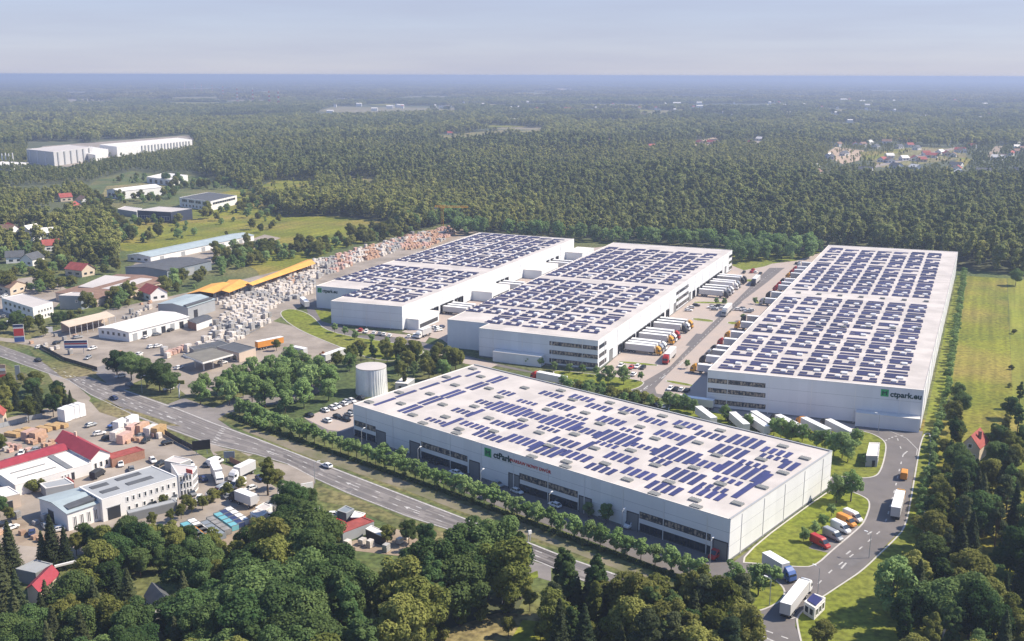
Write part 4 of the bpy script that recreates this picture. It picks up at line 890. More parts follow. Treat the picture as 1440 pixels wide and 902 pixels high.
for k in range(5): door(t, c, 0, e, .08+k*.19, .115+k*.19, 2.8, 'grey')
row_windows(t, c, 3, e, 3, 1.2, 2.4)
t, c, e = gable_building('hall', 'grey metal hall with a dark shaded gable in front of the long white hall', 'hall', [(176,376),(234.6,381),(297,367)], 6.0, 1.2, 'blue_grey', 'slate_roof', 1); door(t, c, 0, e, .45, .6, 4.5, 'grey')
t, c, e = gable_building('shed', 'wide low beige shed with a grey and brown roof', 'shed', [(78,412),(135,421),(240,394),(165,386)], 4.2, 1.1, 'beige_wall', 'brown_roof', 1)
g = MB(); A, B, C_, D_ = [G(*p, 4.9) for p in ((110,404),(168,409),(214,393),(148,388))]
g.hexa([A, B, C_, D_], [p+Vector((0, 0, .35)) for p in (A, B, C_, D_)]); o = g.build('roof_membrane', 'roof_membrane', t)
row_windows(t, c, 0, e, 6, 1.4, 2.4)
t, c, e = flat_building('building', 'tall grey cube building with one white side below the beige shed', 'building', [(82.5,415.5),(113,416.5),(131,412)], 7.4, 'blue_grey'); door(t, c, 1, e, .3, .55, 4, 'grey'); row_windows(t, c, 0, e, 1, 4.0, 5.0, .7, .9)
t, c, e = flat_building('building', 'white two storey building with a row of square windows near the left edge', 'building', [(2,419),(46,433),(74,425),(32,413)], 7.2, 'white', pm='white'); row_windows(t, c, 0, e, 6, 4.4, 5.8); row_windows(t, c, 0, e, 6, 1.2, 2.6); row_windows(t, c, 1, e, 5, 3.9, 5.0, .2, .95); row_windows(t, c, 1, e, 5, 1.0, 2.2, .2, .95)
t, c, e = gable_building('house', 'house with a wide brown roof at the left edge', 'house', [(-12,398),(14,406),(36,399)], 4, 2.6, 'cream', 'brown_roof', 0); row_windows(t, c, 0, e, 3, 1.2, 2.4); row_windows(t, c, 1, e, 2, 1.2, 2.4)
# open shed of the building yard: roof on posts
t = thing('open_shed', 'long open shed with a cream roof on posts at the back of the building yard', 'shed', centre(corners([(85,454.5),(96.7,460.7),(162,445)], 4.6)))
c = corners([(85,454.5),(96.7,460.7),(162,445)], 4.6); g = MB(); g.hexa([c[0], c[1], c[2], c[3]], [c[0]+Vector((0,0,.5)), c[1]+Vector((0,0,.2)), c[2]+Vector((0,0,.2)), c[3]+Vector((0,0,.5))]); g.build('roof', 'cream', t)
for k in range(9):
    for p, q in ((c[1], c[2]), (c[0], c[3])):
        v = p.lerp(q, .01+.98*k/8); g = MB(); g.box((v.x, v.y, 2.25), (.2, .2, 4.5)); g.build('post', 'white', t)
g = MB(); a, b = c[0], c[3]; wbox(g, a, b, centre(c), 0, 1, 0, 4.4, -.3, -.1); g.build('back_wall', 'beige_wall', t)
t, c, e = gable_building('hall', 'white roofed sales hall in the middle of the building yard', 'hall', [(138,461.5),(181,467.5),(265,446),(226,438)], 4.6, .9, 'white', 'parapet', 1)
for k in range(6): door(t, c, 0, e, .06+k*.155, .13+k*.155, 3.2, 'dark' if k % 2 else 'grey')
row_windows(t, c, 3, e, 5, 2.2, 3.6, gm='glass')
t, c, e = gable_building('hall', 'grey hall with a ribbed pale roof and a dark roof strip in the building yard', 'hall', [(222,428),(264,433),(302,421),(262,414.5)], 6.2, 1.3, 'grey', 'teal_roof', 1); door(t, c, 0, e, .2, .34, 4)
g = MB(); A, B, C_, D_ = [G(*p, 7.0) for p in ((258,430),(262,431),(299,419.5),(295,418.5))]; g.hexa([p-Vector((0, 0, .3)) for p in (A, B, C_, D_)], [p+Vector((0, 0, .3)) for p in (A, B, C_, D_)]); g.build('roof_light', 'slate_roof', t)
t, c, e = gable_building('shed', 'small grey roofed store with a red brick end among the stacks', 'shed', [(264,451),(276,455.4),(298,447.5)], 3.6, .7, 'white', 'slate_roof', 1)
g = MB(); wbox(g, c[3], c[0], e, .02, .98, .02, 3.55, .01, .14); g.build('brick_end', 'brick', t)
for i, (px, l) in enumerate((([(262,414),(300,413),(333,401),(297,399.5)], 'orange roofed open storage shed nearest the grey hall'), ([(302,412.5),(322,412),(354,399),(322,394)], 'orange roofed open storage shed in the middle of the three'), ([(343,402),(355,402),(444,371),(432,365.5)], 'longest orange roofed storage shed reaching towards the far left warehouse'))):
    c = corners(px, 4.4); t = thing('storage_shed', l, 'shed', centre(c), 0, 'orange roofed sheds of the building yard')
    g = MB(); m0, m1 = (c[0]+c[1])/2+Vector((0,0,1.3)), (c[3]+c[2])/2+Vector((0,0,1.3)); z = Vector((0,0,.15))
    g.hexa([c[0], m0, m1, c[3]], [p+z for p in (c[0], m0, m1, c[3])]); g.hexa([m0, c[1], c[2], m1], [p+z for p in (m0, c[1], c[2], m1)]); g.build('roof', 'orange_roof', t)
    for k in range(6):
        for p, q in ((c[1], c[2]), (c[0], c[3])):
            v = p.lerp(q, .02+.96*k/5); g = MB(); g.box((v.x, v.y, 2.15), (.22, .22, 4.3)); g.build('post', 'grey', t)
    g = MB(); wbox(g, c[0], c[3], centre(c), 0, 1, 0, 4.2, -.4, -.2); g.build('back_wall', 'grey', t)
# petrol station
c = corners([(257,499.4),(298.5,489.6),(328,498),(285,510)], 5.2); t = thing('petrol_canopy', 'flat grey petrol station canopy on white pillars over dark shade', 'canopy', centre(c))
g = MB(); g.prism(c, 4.5, 5.15); g.build('fascia', 'white', t); g = MB(); cc = centre(c); g.prism([cc+(Vector((p.x,p.y,0))-cc)*.97 for p in c], 5.153, 5.3); g.build('roof', 'canopy_grey', t)
for u_ in (.2, .5, .8):
    for v_ in (.28, .72):
        p = c[0].lerp(c[1], u_).lerp(c[3].lerp(c[2], u_), v_); g = MB(); g.box((p.x, p.y, 2.25), (.5, .5, 4.5)); g.build('pillar', 'white', t)
        q = thing('fuel_pump', 'white fuel pump under the petrol station canopy', 'fuel pump', (p.x+1.4, p.y, .06), 0, 'fuel pumps under the canopy'); g = MB(); g.box((0, 0, .8), (.9, .5, 1.6)); g.build('pump_body', 'white', q); g = MB(); g.box((0, -.256, 1.1), (.6, .03, .5)); g.build('pump_display', 'black', q)
t, c, e = flat_building('petrol_shop', 'petrol station shop with a dark flat roof and pinkish wall', 'shop', [(304.6,488),(336,496.5),(359.5,489),(328,481)], 4.3, 'beige_wall', 'slate_roof', pm='midgrey'); row_windows(t, c, 3, e, 4, .4, 2.8, fill=.8); row_windows(t, c, 0, e, 3, .4, 2.8, fill=.7)
t, c, e = flat_building('workshop', 'low dark roofed workshop behind the petrol station canopy', 'workshop', [(266,488),(272,492),(324,484),(310,479)], 4.0, 'midgrey', 'slate_roof', pm='midgrey'); row_windows(t, c, 1, e, 6, .8, 2.6)
t = thing('price_sign', 'pale green curved petrol price sign at the road', 'sign', G(252,559)); g = MB()
pts = [(0,0,0),(.2,0,2.2),(.0,0,4.2),(.7,0,5.6)]
for p, q in zip(pts, pts[1:]): g.tube(p, q, .28, .24, 8)
g.build('mast', 'white', t, True); g = MB(); g.box((1.0, 0, 6.0), (2.8, .3, 1.5)); g.build('sign_panel', 'meadow_bright', t, True)
# water tank
p = G(523, 552); t = thing('water_tank', 'tall cylindrical mirror clad water tank with a flat pale lid', 'tank', p)
g = MB(); g.lathe([(6.2, 0), (6.05, 2.5), (5.85, 6), (5.75, 10.3)], 48); g.build('shell', 'steel', t, True)
g = MB(); g.lathe([(5.85, 10.303), (5.9, 10.45), (5.9, 10.62), (5.2, 10.7), (.01, 10.85)], 48); g.build('lid', 'roof_membrane', t, True)
g = MB()
for k in range(40): a = k*math.pi/20; g.tube((6.2*math.cos(a), 6.2*math.sin(a), .05), (5.78*math.cos(a), 5.78*math.sin(a), 10.25), .07, .07, 5)
g.build('rib', 'white', t, True)
g = MB()
for s in (-.25, .25): g.box((s, -6.2, 5.2), (.06, .06, 10.4))
for k in range(26): g.box((0, -6.2, .4+k*.4), (.5, .04, .04))
g.build('ladder', 'grey', t, True)
t, c, e = flat_building('pump_house', 'small white pump house behind the left end of the nearest warehouse', 'pump house', [(555.5,538.5),(573,540),(583,532.5),(566,531)], 3.4, 'grey', 'parapet'); door(t, c, 0, e, .3, .5, 2.3)
t, c, e = flat_building('kiosk', 'small white roofed service building on the lawn island at right', 'kiosk', [(1218,641),(1234.5,641.5),(1237.5,623),(1222.5,622.5)], 3.8, 'grey', 'parapet'); door(t, c, 0, e, .55, .8, 2.3); row_windows(t, c, 1, e, 2, 1.1, 2.2)
# gatehouse
t, c, e = flat_building('gatehouse', 'small white gatehouse with one solar panel on its roof at the entrance', 'gatehouse', [(1131,846),(1146,855.5),(1161,841),(1146,835)], 3.1, 'white', 'parapet'); row_windows(t, c, 0, e, 2, .9, 2.4, fill=.8); row_windows(t, c, 1, e, 3, .9, 2.4, fill=.7)
cc = centre(c); ax = (c[1]-c[0]).normalized(); ay = (c[2]-c[1]).normalized(); g = MB(); solar_strip(g, cc, ax, ay, -1.6, 1.4, -1.8, 1.8, 3.06, .15); g.build('solar_array', 'solar', t)
# distant works
t, c, e = flat_building('factory', 'tall white factory block with a grey shaded front, far off at left', 'factory', [(37,210),(75,214),(130,207),(98,204)], 19, 'trailer_side', 'roof_membrane')
for k in range(6): g = MB(); u0 = .08+k*.16; wbox(g, c[1], c[2], e, u0, u0+.025, .1, 18, -.1, 1.2); g.build('pilaster', 'grey', t)
for k in range(3): g = MB(); u0 = .1+k*.3; wbox(g, c[0], c[1], e, u0, u0+.02, .1, 18, -.1, .8); g.build('pilaster', 'white', t)
t, c, e = flat_building('factory', 'very long white factory hall with pilasters, far off behind the factory block', 'factory', [(140,203.5),(164,206.5),(270,196.5),(250,194)], 15, 'white', 'parapet')
for k in range(16): g = MB(); u0 = .3+k*.043; wbox(g, c[1], c[2], e, u0, u0+.012, .1, 13, -.1, 1.2); g.build('pilaster', 'grey', t)
t, c, e = flat_building('factory', 'low white annex between the two far factory halls', 'factory', [(96,212),(134,218),(152,210),(126,206)], 11, 'white', 'parapet')
t, c, e = gable_building('hall', 'white hall with a shallow gable among the trees at left', 'hall', [(150,267),(168,269.3),(227,263.5),(211,259.5)], 8, 1.6, 'white', 'parapet', 1); row_windows(t, c, 3, e, 3, 1.5, 5, fill=.7)
t, c, e = flat_building('hall', 'dark blue grey hall with a pale flat roof on the meadow', 'hall', [(193,296),(240,298.5),(270,293.5),(224,290.5)], 9, 'slate_blue', 'roof_membrane', pm='grey'); door(t, c, 1, e, .2, .4, 5); row_windows(t, c, 0, e, 1, 2, 5, .02, .98, fill=.94, gm='navy', panes=12, name='glass_front')
t, c, e = flat_building('hall', 'low grey wing left of the dark hall on the meadow', 'hall', [(165,294),(192,298),(200,293),(176,290)], 5, 'grey', 'roof_membrane')
t, c, e = flat_building('office_building', 'white two storey building with dark window bands on the meadow', 'office', [(252,278),(296,283.5),(333,275),(292,270.5)], 8.5, 'white', 'slate_roof', pm='white'); row_windows(t, c, 0, e, 4, 5, 7.4, fill=.75, panes=3); row_windows(t, c, 0, e, 8, 1, 3, fill=.4); row_windows(t, c, 1, e, 1, 5, 7, .05, .95, fill=.95, panes=10)
t, c, e = flat_building('hall', 'white hall half hidden by a big tree at the meadow edge', 'hall', [(206,249),(240,253),(264,246.5),(232,243)], 7, 'white', 'parapet'); row_windows(t, c, 0, e, 4, 1, 5)
for i, x in enumerate((4, 9, 13.5, 19)):
    p = G(x, 232); g = MB(); g.tube((0,0,0), (0,0,15+i % 2), 1.0, .8, 10); o = g.build('chimney', 'white'); o.location = p; tag(o, f'slim white chimney at the far left edge, {ordn(i)}', 'chimney', 'chimneys at the far left')
t, c, e = flat_building('hall', 'low pale hall below the chimneys at the far left edge', 'hall', [(-20,231),(14,234),(40,229),(5,227)], 6, 'white', 'parapet')
# red and white pylons far away
for i, (px, py, hgt) in enumerate(((260,128,62),(274,130,62),(284,132,66),(299,134,66),(314,138,66),(334,143,66),(356,146,66),(379,149,66),(392,151,66),(378,122,60),(415,124,60),(430,124,60))):
    p = G(px, py); t = thing('pylon', f'distant red and white lattice pylon, {ordn(i) if i < 9 else ["tenth","eleventh","twelfth"][i-9]+" counted from the left"}', 'pylon', p, 0, 'pylons on the horizon at left')
    for part, m, off in (('red_section', 'red_sign', 0), ('white_section', 'white', 1)):
        g = MB()
        for k in range(off, 8, 2):
            z0, z1 = hgt*k/8, hgt*(k+1)/8; r0, r1 = 4.2*(1-k/9), 4.2*(1-(k+1)/9)
            for sx, sy in ((-1,-1),(1,-1),(1,1),(-1,1)): g.tube((sx*r0, sy*r0, z0), (sx*r1, sy*r1, z1), .55, .55, 4)
            for sx in (-1, 1): g.tube((sx*r0, -r0, z0), (-sx*r1, -r1, z1), .4, .4, 4); g.tube((sx*r0, r0, z0), (-sx*r1, r1, z1), .4, .4, 4)
        g.build(part, m, t, True)
    g = MB()
    for z, wd in ((.72, 10), (.86, 8)): g.box((0, 0, hgt*z), (wd*2, .9, .9))
    g.build('cross_arm', 'white', t, True)
# tower crane
p = G(622, 321); t = thing('tower_crane', 'yellow tower crane at the far end of the building yard', 'crane', p)
g = MB(); H_ = 17
for sx, sy in ((-1,-1),(1,-1),(1,1),(-1,1)): g.tube((sx*.8, sy*.8, 0), (sx*.8, sy*.8, H_), .2, .2, 5)
for k in range(8):
    for sy in (-1, 1): g.tube((-.8, sy*.8, k*H_/8), (.8, sy*.8, (k+1)*H_/8), .12, .12, 4); g.tube((sy*.8, -.8, k*H_/8), (sy*.8, .8, (k+1)*H_/8), .12, .12, 4)
g.build('mast', 'yellow', t, True); g = MB()
for y in (-.6, .6): g.tube((-6, y, H_), (21, y, H_-.3), .2, .2, 5)
g.tube((-6, 0, H_+1.2), (21, 0, H_+.6), .2, .2, 5)
for k in range(14): g.tube((-6+k*1.95, .6, H_), (-5+k*1.95, 0, H_+1.1), .1, .1, 4); g.tube((-6+k*1.95, -.6, H_), (-5+k*1.95, 0, H_+1.1), .1, .1, 4)
g.build('jib', 'yellow', t, True); g = MB(); g.box((-5.2, 0, H_-1), (1.6, 1.4, 1.6)); g.build('counterweight', 'grey', t, True)
g = MB(); g.box((1.3, -.9, H_-1), (1.2, 1.0, 1.6)); g.build('cab', 'yellow', t, True)
# lower left: white hall, red roofs, office
t, c, e = flat_building('hall', 'white roofed hall with dark roof strips joined to the red roofed house', 'hall', [(-8,662),(21.3,682.4),(128.6,651.4),(99.3,631)], 3.6, 'white', 'parapet')
ax = (c[2]-c[1]).normalized(); ay = (c[0]-c[1]).normalized(); P = c[1]; W = (c[0]-c[1]).length
for v_, u0, u1 in ((.3, .1, .55), (.62, .1, .5)): g = MB(); solar_strip(g, P, ax, ay, u0*26, u1*26, v_*W, v_*W+.5, 3.5, 0); g.build('roof_strip', 'louvre', t)
g = MB(); solar_strip(g, P, ax, ay, 16, 17.8, .05*W, .95*W, 3.5, .1); g.build('roof_light', 'midgrey', t)
row_windows(t, c, 1, e, 3, .9, 2.2, .58, .70); door(t, c, 1, e, .72, .76, 2.3)
t, c, e = gable_building('house', 'white house with a bright red gable roof beside the white roofed hall', 'house', [(78,620),(101,609.5),(154.3,637),(127.7,646)], 4.4, 2.2, 'white', 'crimson_roof', 1); row_windows(t, c, 3, e, 3, 1, 2.6); row_windows(t, c, 1, e, 3, 1, 2.6)
g = MB(); p = G(106,612,6.6); g.box((p.x, p.y, 6.6), (.7, .7, 2.4)); g.build('chimney', 'cream', t)
t, c, e = gable_building('shed', 'long lean shed with a dark red roof behind the white roofed hall', 'shed', [(-10,652),(-4,660),(97,631.5),(80,625)], 4.0, .8, 'white', 'crimson_roof', 1); row_windows(t, c, 1, e, 3, 1, 2.4)
t, c, e = flat_building('shed', 'low brick shed with a red roof at the end of the red roofed house', 'shed', [(157,645.5),(203,632.5),(192,628),(150,639)], 3.0, 'brick', 'red_roof', .2, pm='red_roof')
t, c, e = flat_building('office_building', 'long white two storey office with dark solar strips on its roof', 'office', [(142.8,703),(250,670.5),(214,655),(111,685)], 6.6, 'white', 'grey', pm='white')
row_windows(t, c, 0, e, 9, 3.9, 5.1, .28, .98, fill=.4); row_windows(t, c, 0, e, 7, 1.2, 2.3, .28, .98, fill=.35); door(t, c, 0, e, .06, .22, 3.6)
ax = (c[1]-c[0]).normalized(); ay = (c[3]-c[0]).normalized(); P = c[0]; W = (c[3]-c[0]).length; Lx = (c[1]-c[0]).length
for x0, x1, v_ in ((.08,.30,.68),(.10,.32,.30),(.42,.74,.72),(.44,.78,.32)): g = MB(); solar_strip(g, P, ax, ay, x0*Lx, x1*Lx, v_*W, v_*W+2.0, 6.4, .15); g.build('solar_array', 'slate_roof', t)
t, c, e = gable_building('workshop', 'white workshop with arched roof and dark skylights left of the long office', 'workshop', [(55,701),(94.3,722.3),(143,706),(110,687)], 5.2, 1.0, 'white', 'teal_roof', 1)
row_windows(t, c, 0, e, 4, .8, 3.6, .1, .9, fill=.45, panes=2); door(t, c, 3, e, .3, .5, 3.4)
A = c[0]; d = (c[1]-c[0]).normalized(); n = (c[3]-c[0]).normalized()
for k in range(4): g = MB(); solar_strip(g, A, n, d, 1.2+k*2.2, 2.6+k*2.2, 8.5, 12, 6.0, .2); g.build('roof_light', 'slate_roof', t)
g = MB(); solar_strip(g, A, n, d, 1, 4.5, 1.0, 8.5, 5.75, .35); g.build('solar_array', 'slate_roof', t)
t, c, e = flat_building('office_wing', 'glass fronted corner wing at the right end of the long white office', 'office', [(250.5,669),(270,664.5),(277,656),(240,652)], 7.0, 'white', 'roof_membrane', pm='white'); 
for z in (.6, 2.8, 5.0): row_windows(t, c, 0, e, 4, z, z+1.5, .06, .94, fill=.75); row_windows(t, c, 1, e, 4, z, z+1.5, .06, .94, fill=.75)
p = G(266,662,8); t = thing('roof_sign', 'small red panel sign on the roof of the glass corner wing', 'sign', (p.x, p.y, 7.07)); g = MB(); g.box((0,0,.7), (2.4,.2,1.2), -.5); g.build('panel', 'red_sign', t, True); g = MB(); g.box((0,0,.05), (.2,.2,.1)); g.build('foot', 'grey', t, True)
t, c, e = flat_building('carport', 'long low grey carport along the front of the white office', 'carport', [(181,722),(249,705.5),(245,702),(178,718)], 2.6, 'midgrey', 'grey', .2, pm='grey')
t, c, e = flat_building('shed', 'plain pale grey shed at the left edge below the white roofed hall', 'shed', [(-10,703),(28,694),(12,684),(-25,690)], 4, 'beige_wall', 'parapet'); door(t, c, 0, e, .5, .7, 2.4)
t, c, e = flat_building('shed', 'low grey shed roof between the white roofed hall and the office workshop', 'shed', [(64,687),(104,680),(92,672),(56,680)], 3, 'grey', 'grey')
t, c, e = flat_building('container', 'small orange red container between the white hall and the long office', 'container', [(84,681),(104,677),(96,671),(80,675)], 2.6, 'red', 'red_roof', .2, pm='red_roof')
t, c, e = flat_building('kiosk', 'pale kiosk with a red edge in the yard right of the low brick shed', 'kiosk', [(231,648),(253,652),(268,646),(244,641)], 3.2, 'grey', 'roof_membrane')
t, c, e = gable_building('house', 'white house with an orange red roof at the left edge by the main road', 'house', [(-22,588),(4,584),(8,577),(-16,578)], 4, 2.8, 'cream', 'red_roof', 1)
t, c, e = gable_building('house', 'house with a crimson roof and white chimney among the trees at the lower left', 'house', [(38,827),(56,833),(82,807),(64,800)], 4.6, 1.4, 'cream', 'crimson_roof', 1); g = MB(); p = G(92,791,5); g.box((p.x, p.y, 4.6), (5, .5, .5), .6); g.build('gutter', 'white', t)
t, c, e = flat_building('shed', 'grey flat roofed shed behind the crimson roofed house', 'shed', [(22,800),(50,806),(74,793),(50,787)], 3.4, 'midgrey', 'grey', pm='grey')
t, c, e = gable_building('house', 'house with a dark slate roof and a white balcony deep in the foreground trees', 'house', [(204,838),(218,855),(245,846),(226,826)], 6.2, 2.0, 'white', 'slate_roof', 0); row_windows(t, c, 1, e, 2, 3.6, 5.2); row_windows(t, c, 1, e, 2, .8, 2.4); g = MB(); wbox(g, c[1], c[2], e, .1, .9, 2.9, 3.5, .05, 1.2); g.build('balcony', 'white', t); row_windows(t, c, 0, e, 2, 3.6, 5.2)
# red roofed containers and carport below the road
t, c, e = flat_building('shed', 'long grey shed with a red roof in the shaded yard below the road', 'shed', [(482,749.5),(526,733),(510,726.5),(467,743)], 2.9, 'grey', 'red_roof', .2, pm='red_roof')
t, c, e = flat_building('container', 'grey site container behind the red roofed shed', 'container', [(474,718),(487,722),(498,716),(486,711)], 2.8, 'blue_grey', 'blue_grey', .2, pm='grey')
t, c, e = flat_building('container', 'red site container with a white roof behind the red roofed shed', 'container', [(493,728),(508,728),(514,722),(499,718.5)], 2.6, 'red', 'parapet', .2)
t, c, e = flat_building('carport', 'white roofed carport at the right end of the red roofed shed', 'carport', [(514,744),(536,754),(543,748),(522,739)], 2.8, 'dark', 'parapet', .2)
t, c, e = flat_building('skip', 'round orange red skip at the left end of the long shed', 'skip', [(465,736),(476,741),(486,734),(474,729)], 2.2, 'red', 'red', .2, pm='red')
for i, (px, l) in enumerate((([(359,714),(372,719),(383,712),(371,707)], 'pale flat roofed garage nearest the gate track'), ([(352,722),(366,728),(376,721),(362,716)], 'pale flat roofed garage beside the grey box lorry'), ([(382,702),(392,706),(398,699),(388,696)], 'small white shed at the wooden gate'))):
    t, c, e = flat_building('garage', l, 'garage', px, 2.7, 'white', 'roof_membrane', .2); door(t, c, 0, e, .2, .8, 2.2, 'grey')
# house in the wood at the right
t, c, e = gable_building('house', 'pale house with a steep red roof in the wood at the right', 'house', [(1350,627),(1378,631),(1390,620)], 4.8, 3.9, 'cream', 'red_roof', 1)
row_windows(t, c, 3, e, 2, 1, 2.4); row_windows(t, c, 3, e, 1, 4.6, 5.8, .3, .7); g = MB(); p = G(1378,612,8); g.box((p.x, p.y, 8), (.8, .8, 2.6)); g.build('chimney', 'brick', t)
# villages
hs = [(72,352,'w','r'),(44,330,'w','w'),(40,338,'w','s'),(10,330,'w','b'),(70,334,'w','w'),(22,369,'w','s'),(46,372,'w','s'),(113,387,'c','r'),(92,283,'c','r'),(103,296,'c','r'),(118,287,'w','b'),(16,328,'w','r'),(216,420,'w','r')]
far = [(1098,193,'w','b'),(1106,200,'w','r'),(1140,191,'c','r'),(1179,206,'w','b'),(1187,219,'w','s'),(1203,206,'w','r'),(1213,206,'w','b'),(1222,203,'w','w'),(1231,209,'w','s'),(1247,202,'w','b'),(1264,209,'w','s'),(1279,207,'w','r'),(1289,211,'w','s'),(1241,228,'w','r'),(1251,229,'w','b'),(1260,237,'w','s'),(1271,226,'w','w'),(1286,226,'w','r'),(1296,228,'c','r'),(1302,219,'w','r'),(1310,222,'w','r'),(1322,217,'w','w'),(1331,219,'c','r'),(1340,221,'w','b'),(1217,243,'w','s'),(1421,219,'w','r'),(1430,216,'w','b'),(1410,224,'w','b'),(1350,214,'w','r'),(1090,201,'c','r'),(848,201,'c','r'),(904,210,'w','r'),(916,209,'c','r'),(984,203,'c','r'),(1000,203,'w','r'),(1056,204,'c','r'),(633,190,'w','r'),(596,194,'w','r')]
hor = [(552,152,1),(558,151,1),(505,150,2),(548,153,2),(566,153,1),(612,152,1),(622,153,2),(634,151,1),(652,153,1),(680,150,1),(699,154,1),(730,154,1),(798,156,2),(838,155,1),(848,158,1),(852,152,1),(873,158,2),(899,155,1),(922,155,1),(975,154,1),(984,153,2),(1095,148,1),(1186,144,2),(1194,144,1),(1212,146,2),(1226,147,1),(1258,153,2),(1266,155,1),(1174,162,2),(1292,167,2),(1302,167,1),(1218,156,1),(82,141,1),(122,141,1),(480,143,2),(502,118,2),(1044,130,2),(1082,148,1),(1345,165,1),(700,152,1),(742,147,1),(862,150,1),(1110,162,2)]
rq = random.Random(77)
far += [(rq.uniform(1080, 1438), rq.uniform(188, 250), 'w', rq.choice('rrbsw')) for _ in range(30)]+[(rq.uniform(830, 1080), rq.uniform(194, 212), 'w', rq.choice('rbw')) for _ in range(9)]
hor += [(rq.uniform(440, 1440), rq.choice((147, 150, 153, 155, 158, 162, 166, 171))+rq.uniform(-2, 2), rq.choice((1, 1, 1, 2))) for _ in range(70)]
RM = {'r': 'red_roof', 'b': 'brown_roof', 's': 'slate_roof', 'w': 'parapet'}; RN = {'r': 'red', 'b': 'brown', 's': 'dark grey', 'w': 'pale'}
def village(lst, where, grp, s=1.0):
    objs = []
    for px, py, wl, rf in lst:
        rd = random.random(); p = G(px, py); a = rd*3; wd, ln = (8+2*rd)*s, (10+5*rd)*s; ca, sa = math.cos(a), math.sin(a)
        c = [p+Vector((x*ca-y*sa, x*sa+y*ca, 4.2)) for x, y in ((-ln/2,-wd/2),(ln/2,-wd/2),(ln/2,wd/2),(-ln/2,wd/2))]
        t, c, e = gable_building('house', f'small house with a {RN[rf]} roof', 'house', None, 4.2, 3.4, 'white' if wl == 'w' else 'cream', RM[rf], 0, .5, grp, [Vector((v.x, v.y, 4.2)) for v in c])
        for i in range(4): row_windows(t, c, i, e, 2, 1.2, 2.5, panes=0)
        objs.append(t)
    NUMBERED.append((objs, '{d} '+where+', {n}'))
village(hs, 'among the trees at the left', 'houses among the trees at the left'); village(far, 'in the far village', 'houses of the far village', 1.15)
objs = []
for px, py, k in hor:
    p = G(px, py); d = p.length; s = d/(4000 if px > 300 else 6500)
    wd = (9 if k == 1 else 26)*s*random.uniform(.7, 1.3); g = MB(); g.box((0, 0, 5*s), (wd, 12*s, 10*s)); o = g.build('far_building', 'white'); o.location = p
    g = MB(); g.hexa([(-wd/2, -6.3*s, 10.01*s), (wd/2, -6.3*s, 10.01*s), (wd/2, 6.3*s, 10.01*s), (-wd/2, 6.3*s, 10.01*s)], [(-wd/2, -.3, 13*s), (wd/2, -.3, 13*s), (wd/2, .3, 13*s), (-wd/2, .3, 13*s)]); g.build('roof', random.choice(['parapet', 'red_roof', 'parapet', 'slate_roof']), o, True)
    tag(o, 'tiny pale building', 'building', 'tiny buildings towards the horizon'); objs.append(o)
NUMBERED.append((objs, '{d} towards the horizon, {n}'))

# ---------------------------------------------------------------- building yard: stacks of goods
STK = {}
def stack_proto(kind, seed):
    rd = random.Random(seed); t = thing('pallet_stack', 'x', 'stack', (0,0,0))
    m = {'white': 'wrap', 'grey': 'wrap_grey', 'brick': 'brick_pack', 'pink': 'pink_pack'}[kind]; hgt = rd.uniform(1.3, 2.5)
    w = MB(); w.box((0, 0, .09), (2.5, 2.0, .16)); w.build('pallet', 'pallet_wood', t); g = MB(); z = .172; k = 0
    while z < hgt:
        h = rd.uniform(.7, 1.0); j = lambda: rd.uniform(-.07, .07)
        g.hexa([(-1.15+j(), -.95+j(), z), (1.15+j(), -.95+j(), z), (1.15+j(), .95+j(), z), (-1.15+j(), .95+j(), z)], [(-1.08+j(), -.9+j(), z+h*.97), (1.08+j(), -.9+j(), z+h), (1.08+j(), .9+j(), z+h*.97), (-1.08+j(), .9+j(), z+h)]); z += h+.05
    o = g.build('wrapped_load', m, t); reg(t); return t
YARDS = [([(330,482),(384,452),(376,440),(340,438),(316,444),(298,462),(303,480)], 'white white grey', 'in the block beside the petrol station', 52, 'white'),
 ([(240,508),(328,484),(322,476),(262,486),(226,500)], 'white pink white grey', 'in the row along the petrol station fence', 34, 'white'),
 ([(304,424),(330,410),(380,396),(442,376),(442,412),(400,428),(372,440),(318,436)], 'white grey white', 'between the orange sheds and the lorry drive', 50, 'white'),
 ([(372,392),(440,368),(500,352),(556,338),(600,326),(600,336),(548,358),(500,372),(452,392),(400,400)], 'white grey brick pink white', 'beside the far left warehouse', 54, 'pale'),
 ([(560,336),(640,318),(655,322),(600,350),(570,352)], 'brick pink brick grey', 'at the crane end of the yard', 24, 'brick'),
 ([(40,482),(92,464),(118,468),(150,462),(178,484),(230,498),(215,512),(186,532),(140,515),(90,504)], 'white grey brick white', 'in front of the open shed', 15, 'mixed'),
 ([(160,452),(176,436),(214,424),(226,432),(200,448),(172,458)], 'white brick grey', 'behind the sales hall', 16, 'mixed'),
 ([(0,622),(60,612),(82,630),(0,646)], 'brick white pink', 'behind the long crimson roof', 14, 'mixed'), ([(148,598),(230,608),(226,626),(158,628)], 'white pink brick', 'at the road front of the lower yard', 14, 'mixed'), ([(-10,732),(60,726),(112,752),(40,768),(-10,765)], 'grey white brick', 'on the bare yard at lower left', 9, 'mixed'),
 ([(346,700),(440,694),(425,728),(385,765),(350,745)], 'grey white pink', 'in the shaded yard by the wooden gate', 18, 'mixed'), ([(480,768),(560,748),(580,760),(545,780)], 'grey white', 'beside the red roofed shed', 7, 'mixed')]
stuff_pts = []; fixed = [(c_) for c_ in ()]
def free_of(p, lst, d): return all((p-q).length > d for q in lst)
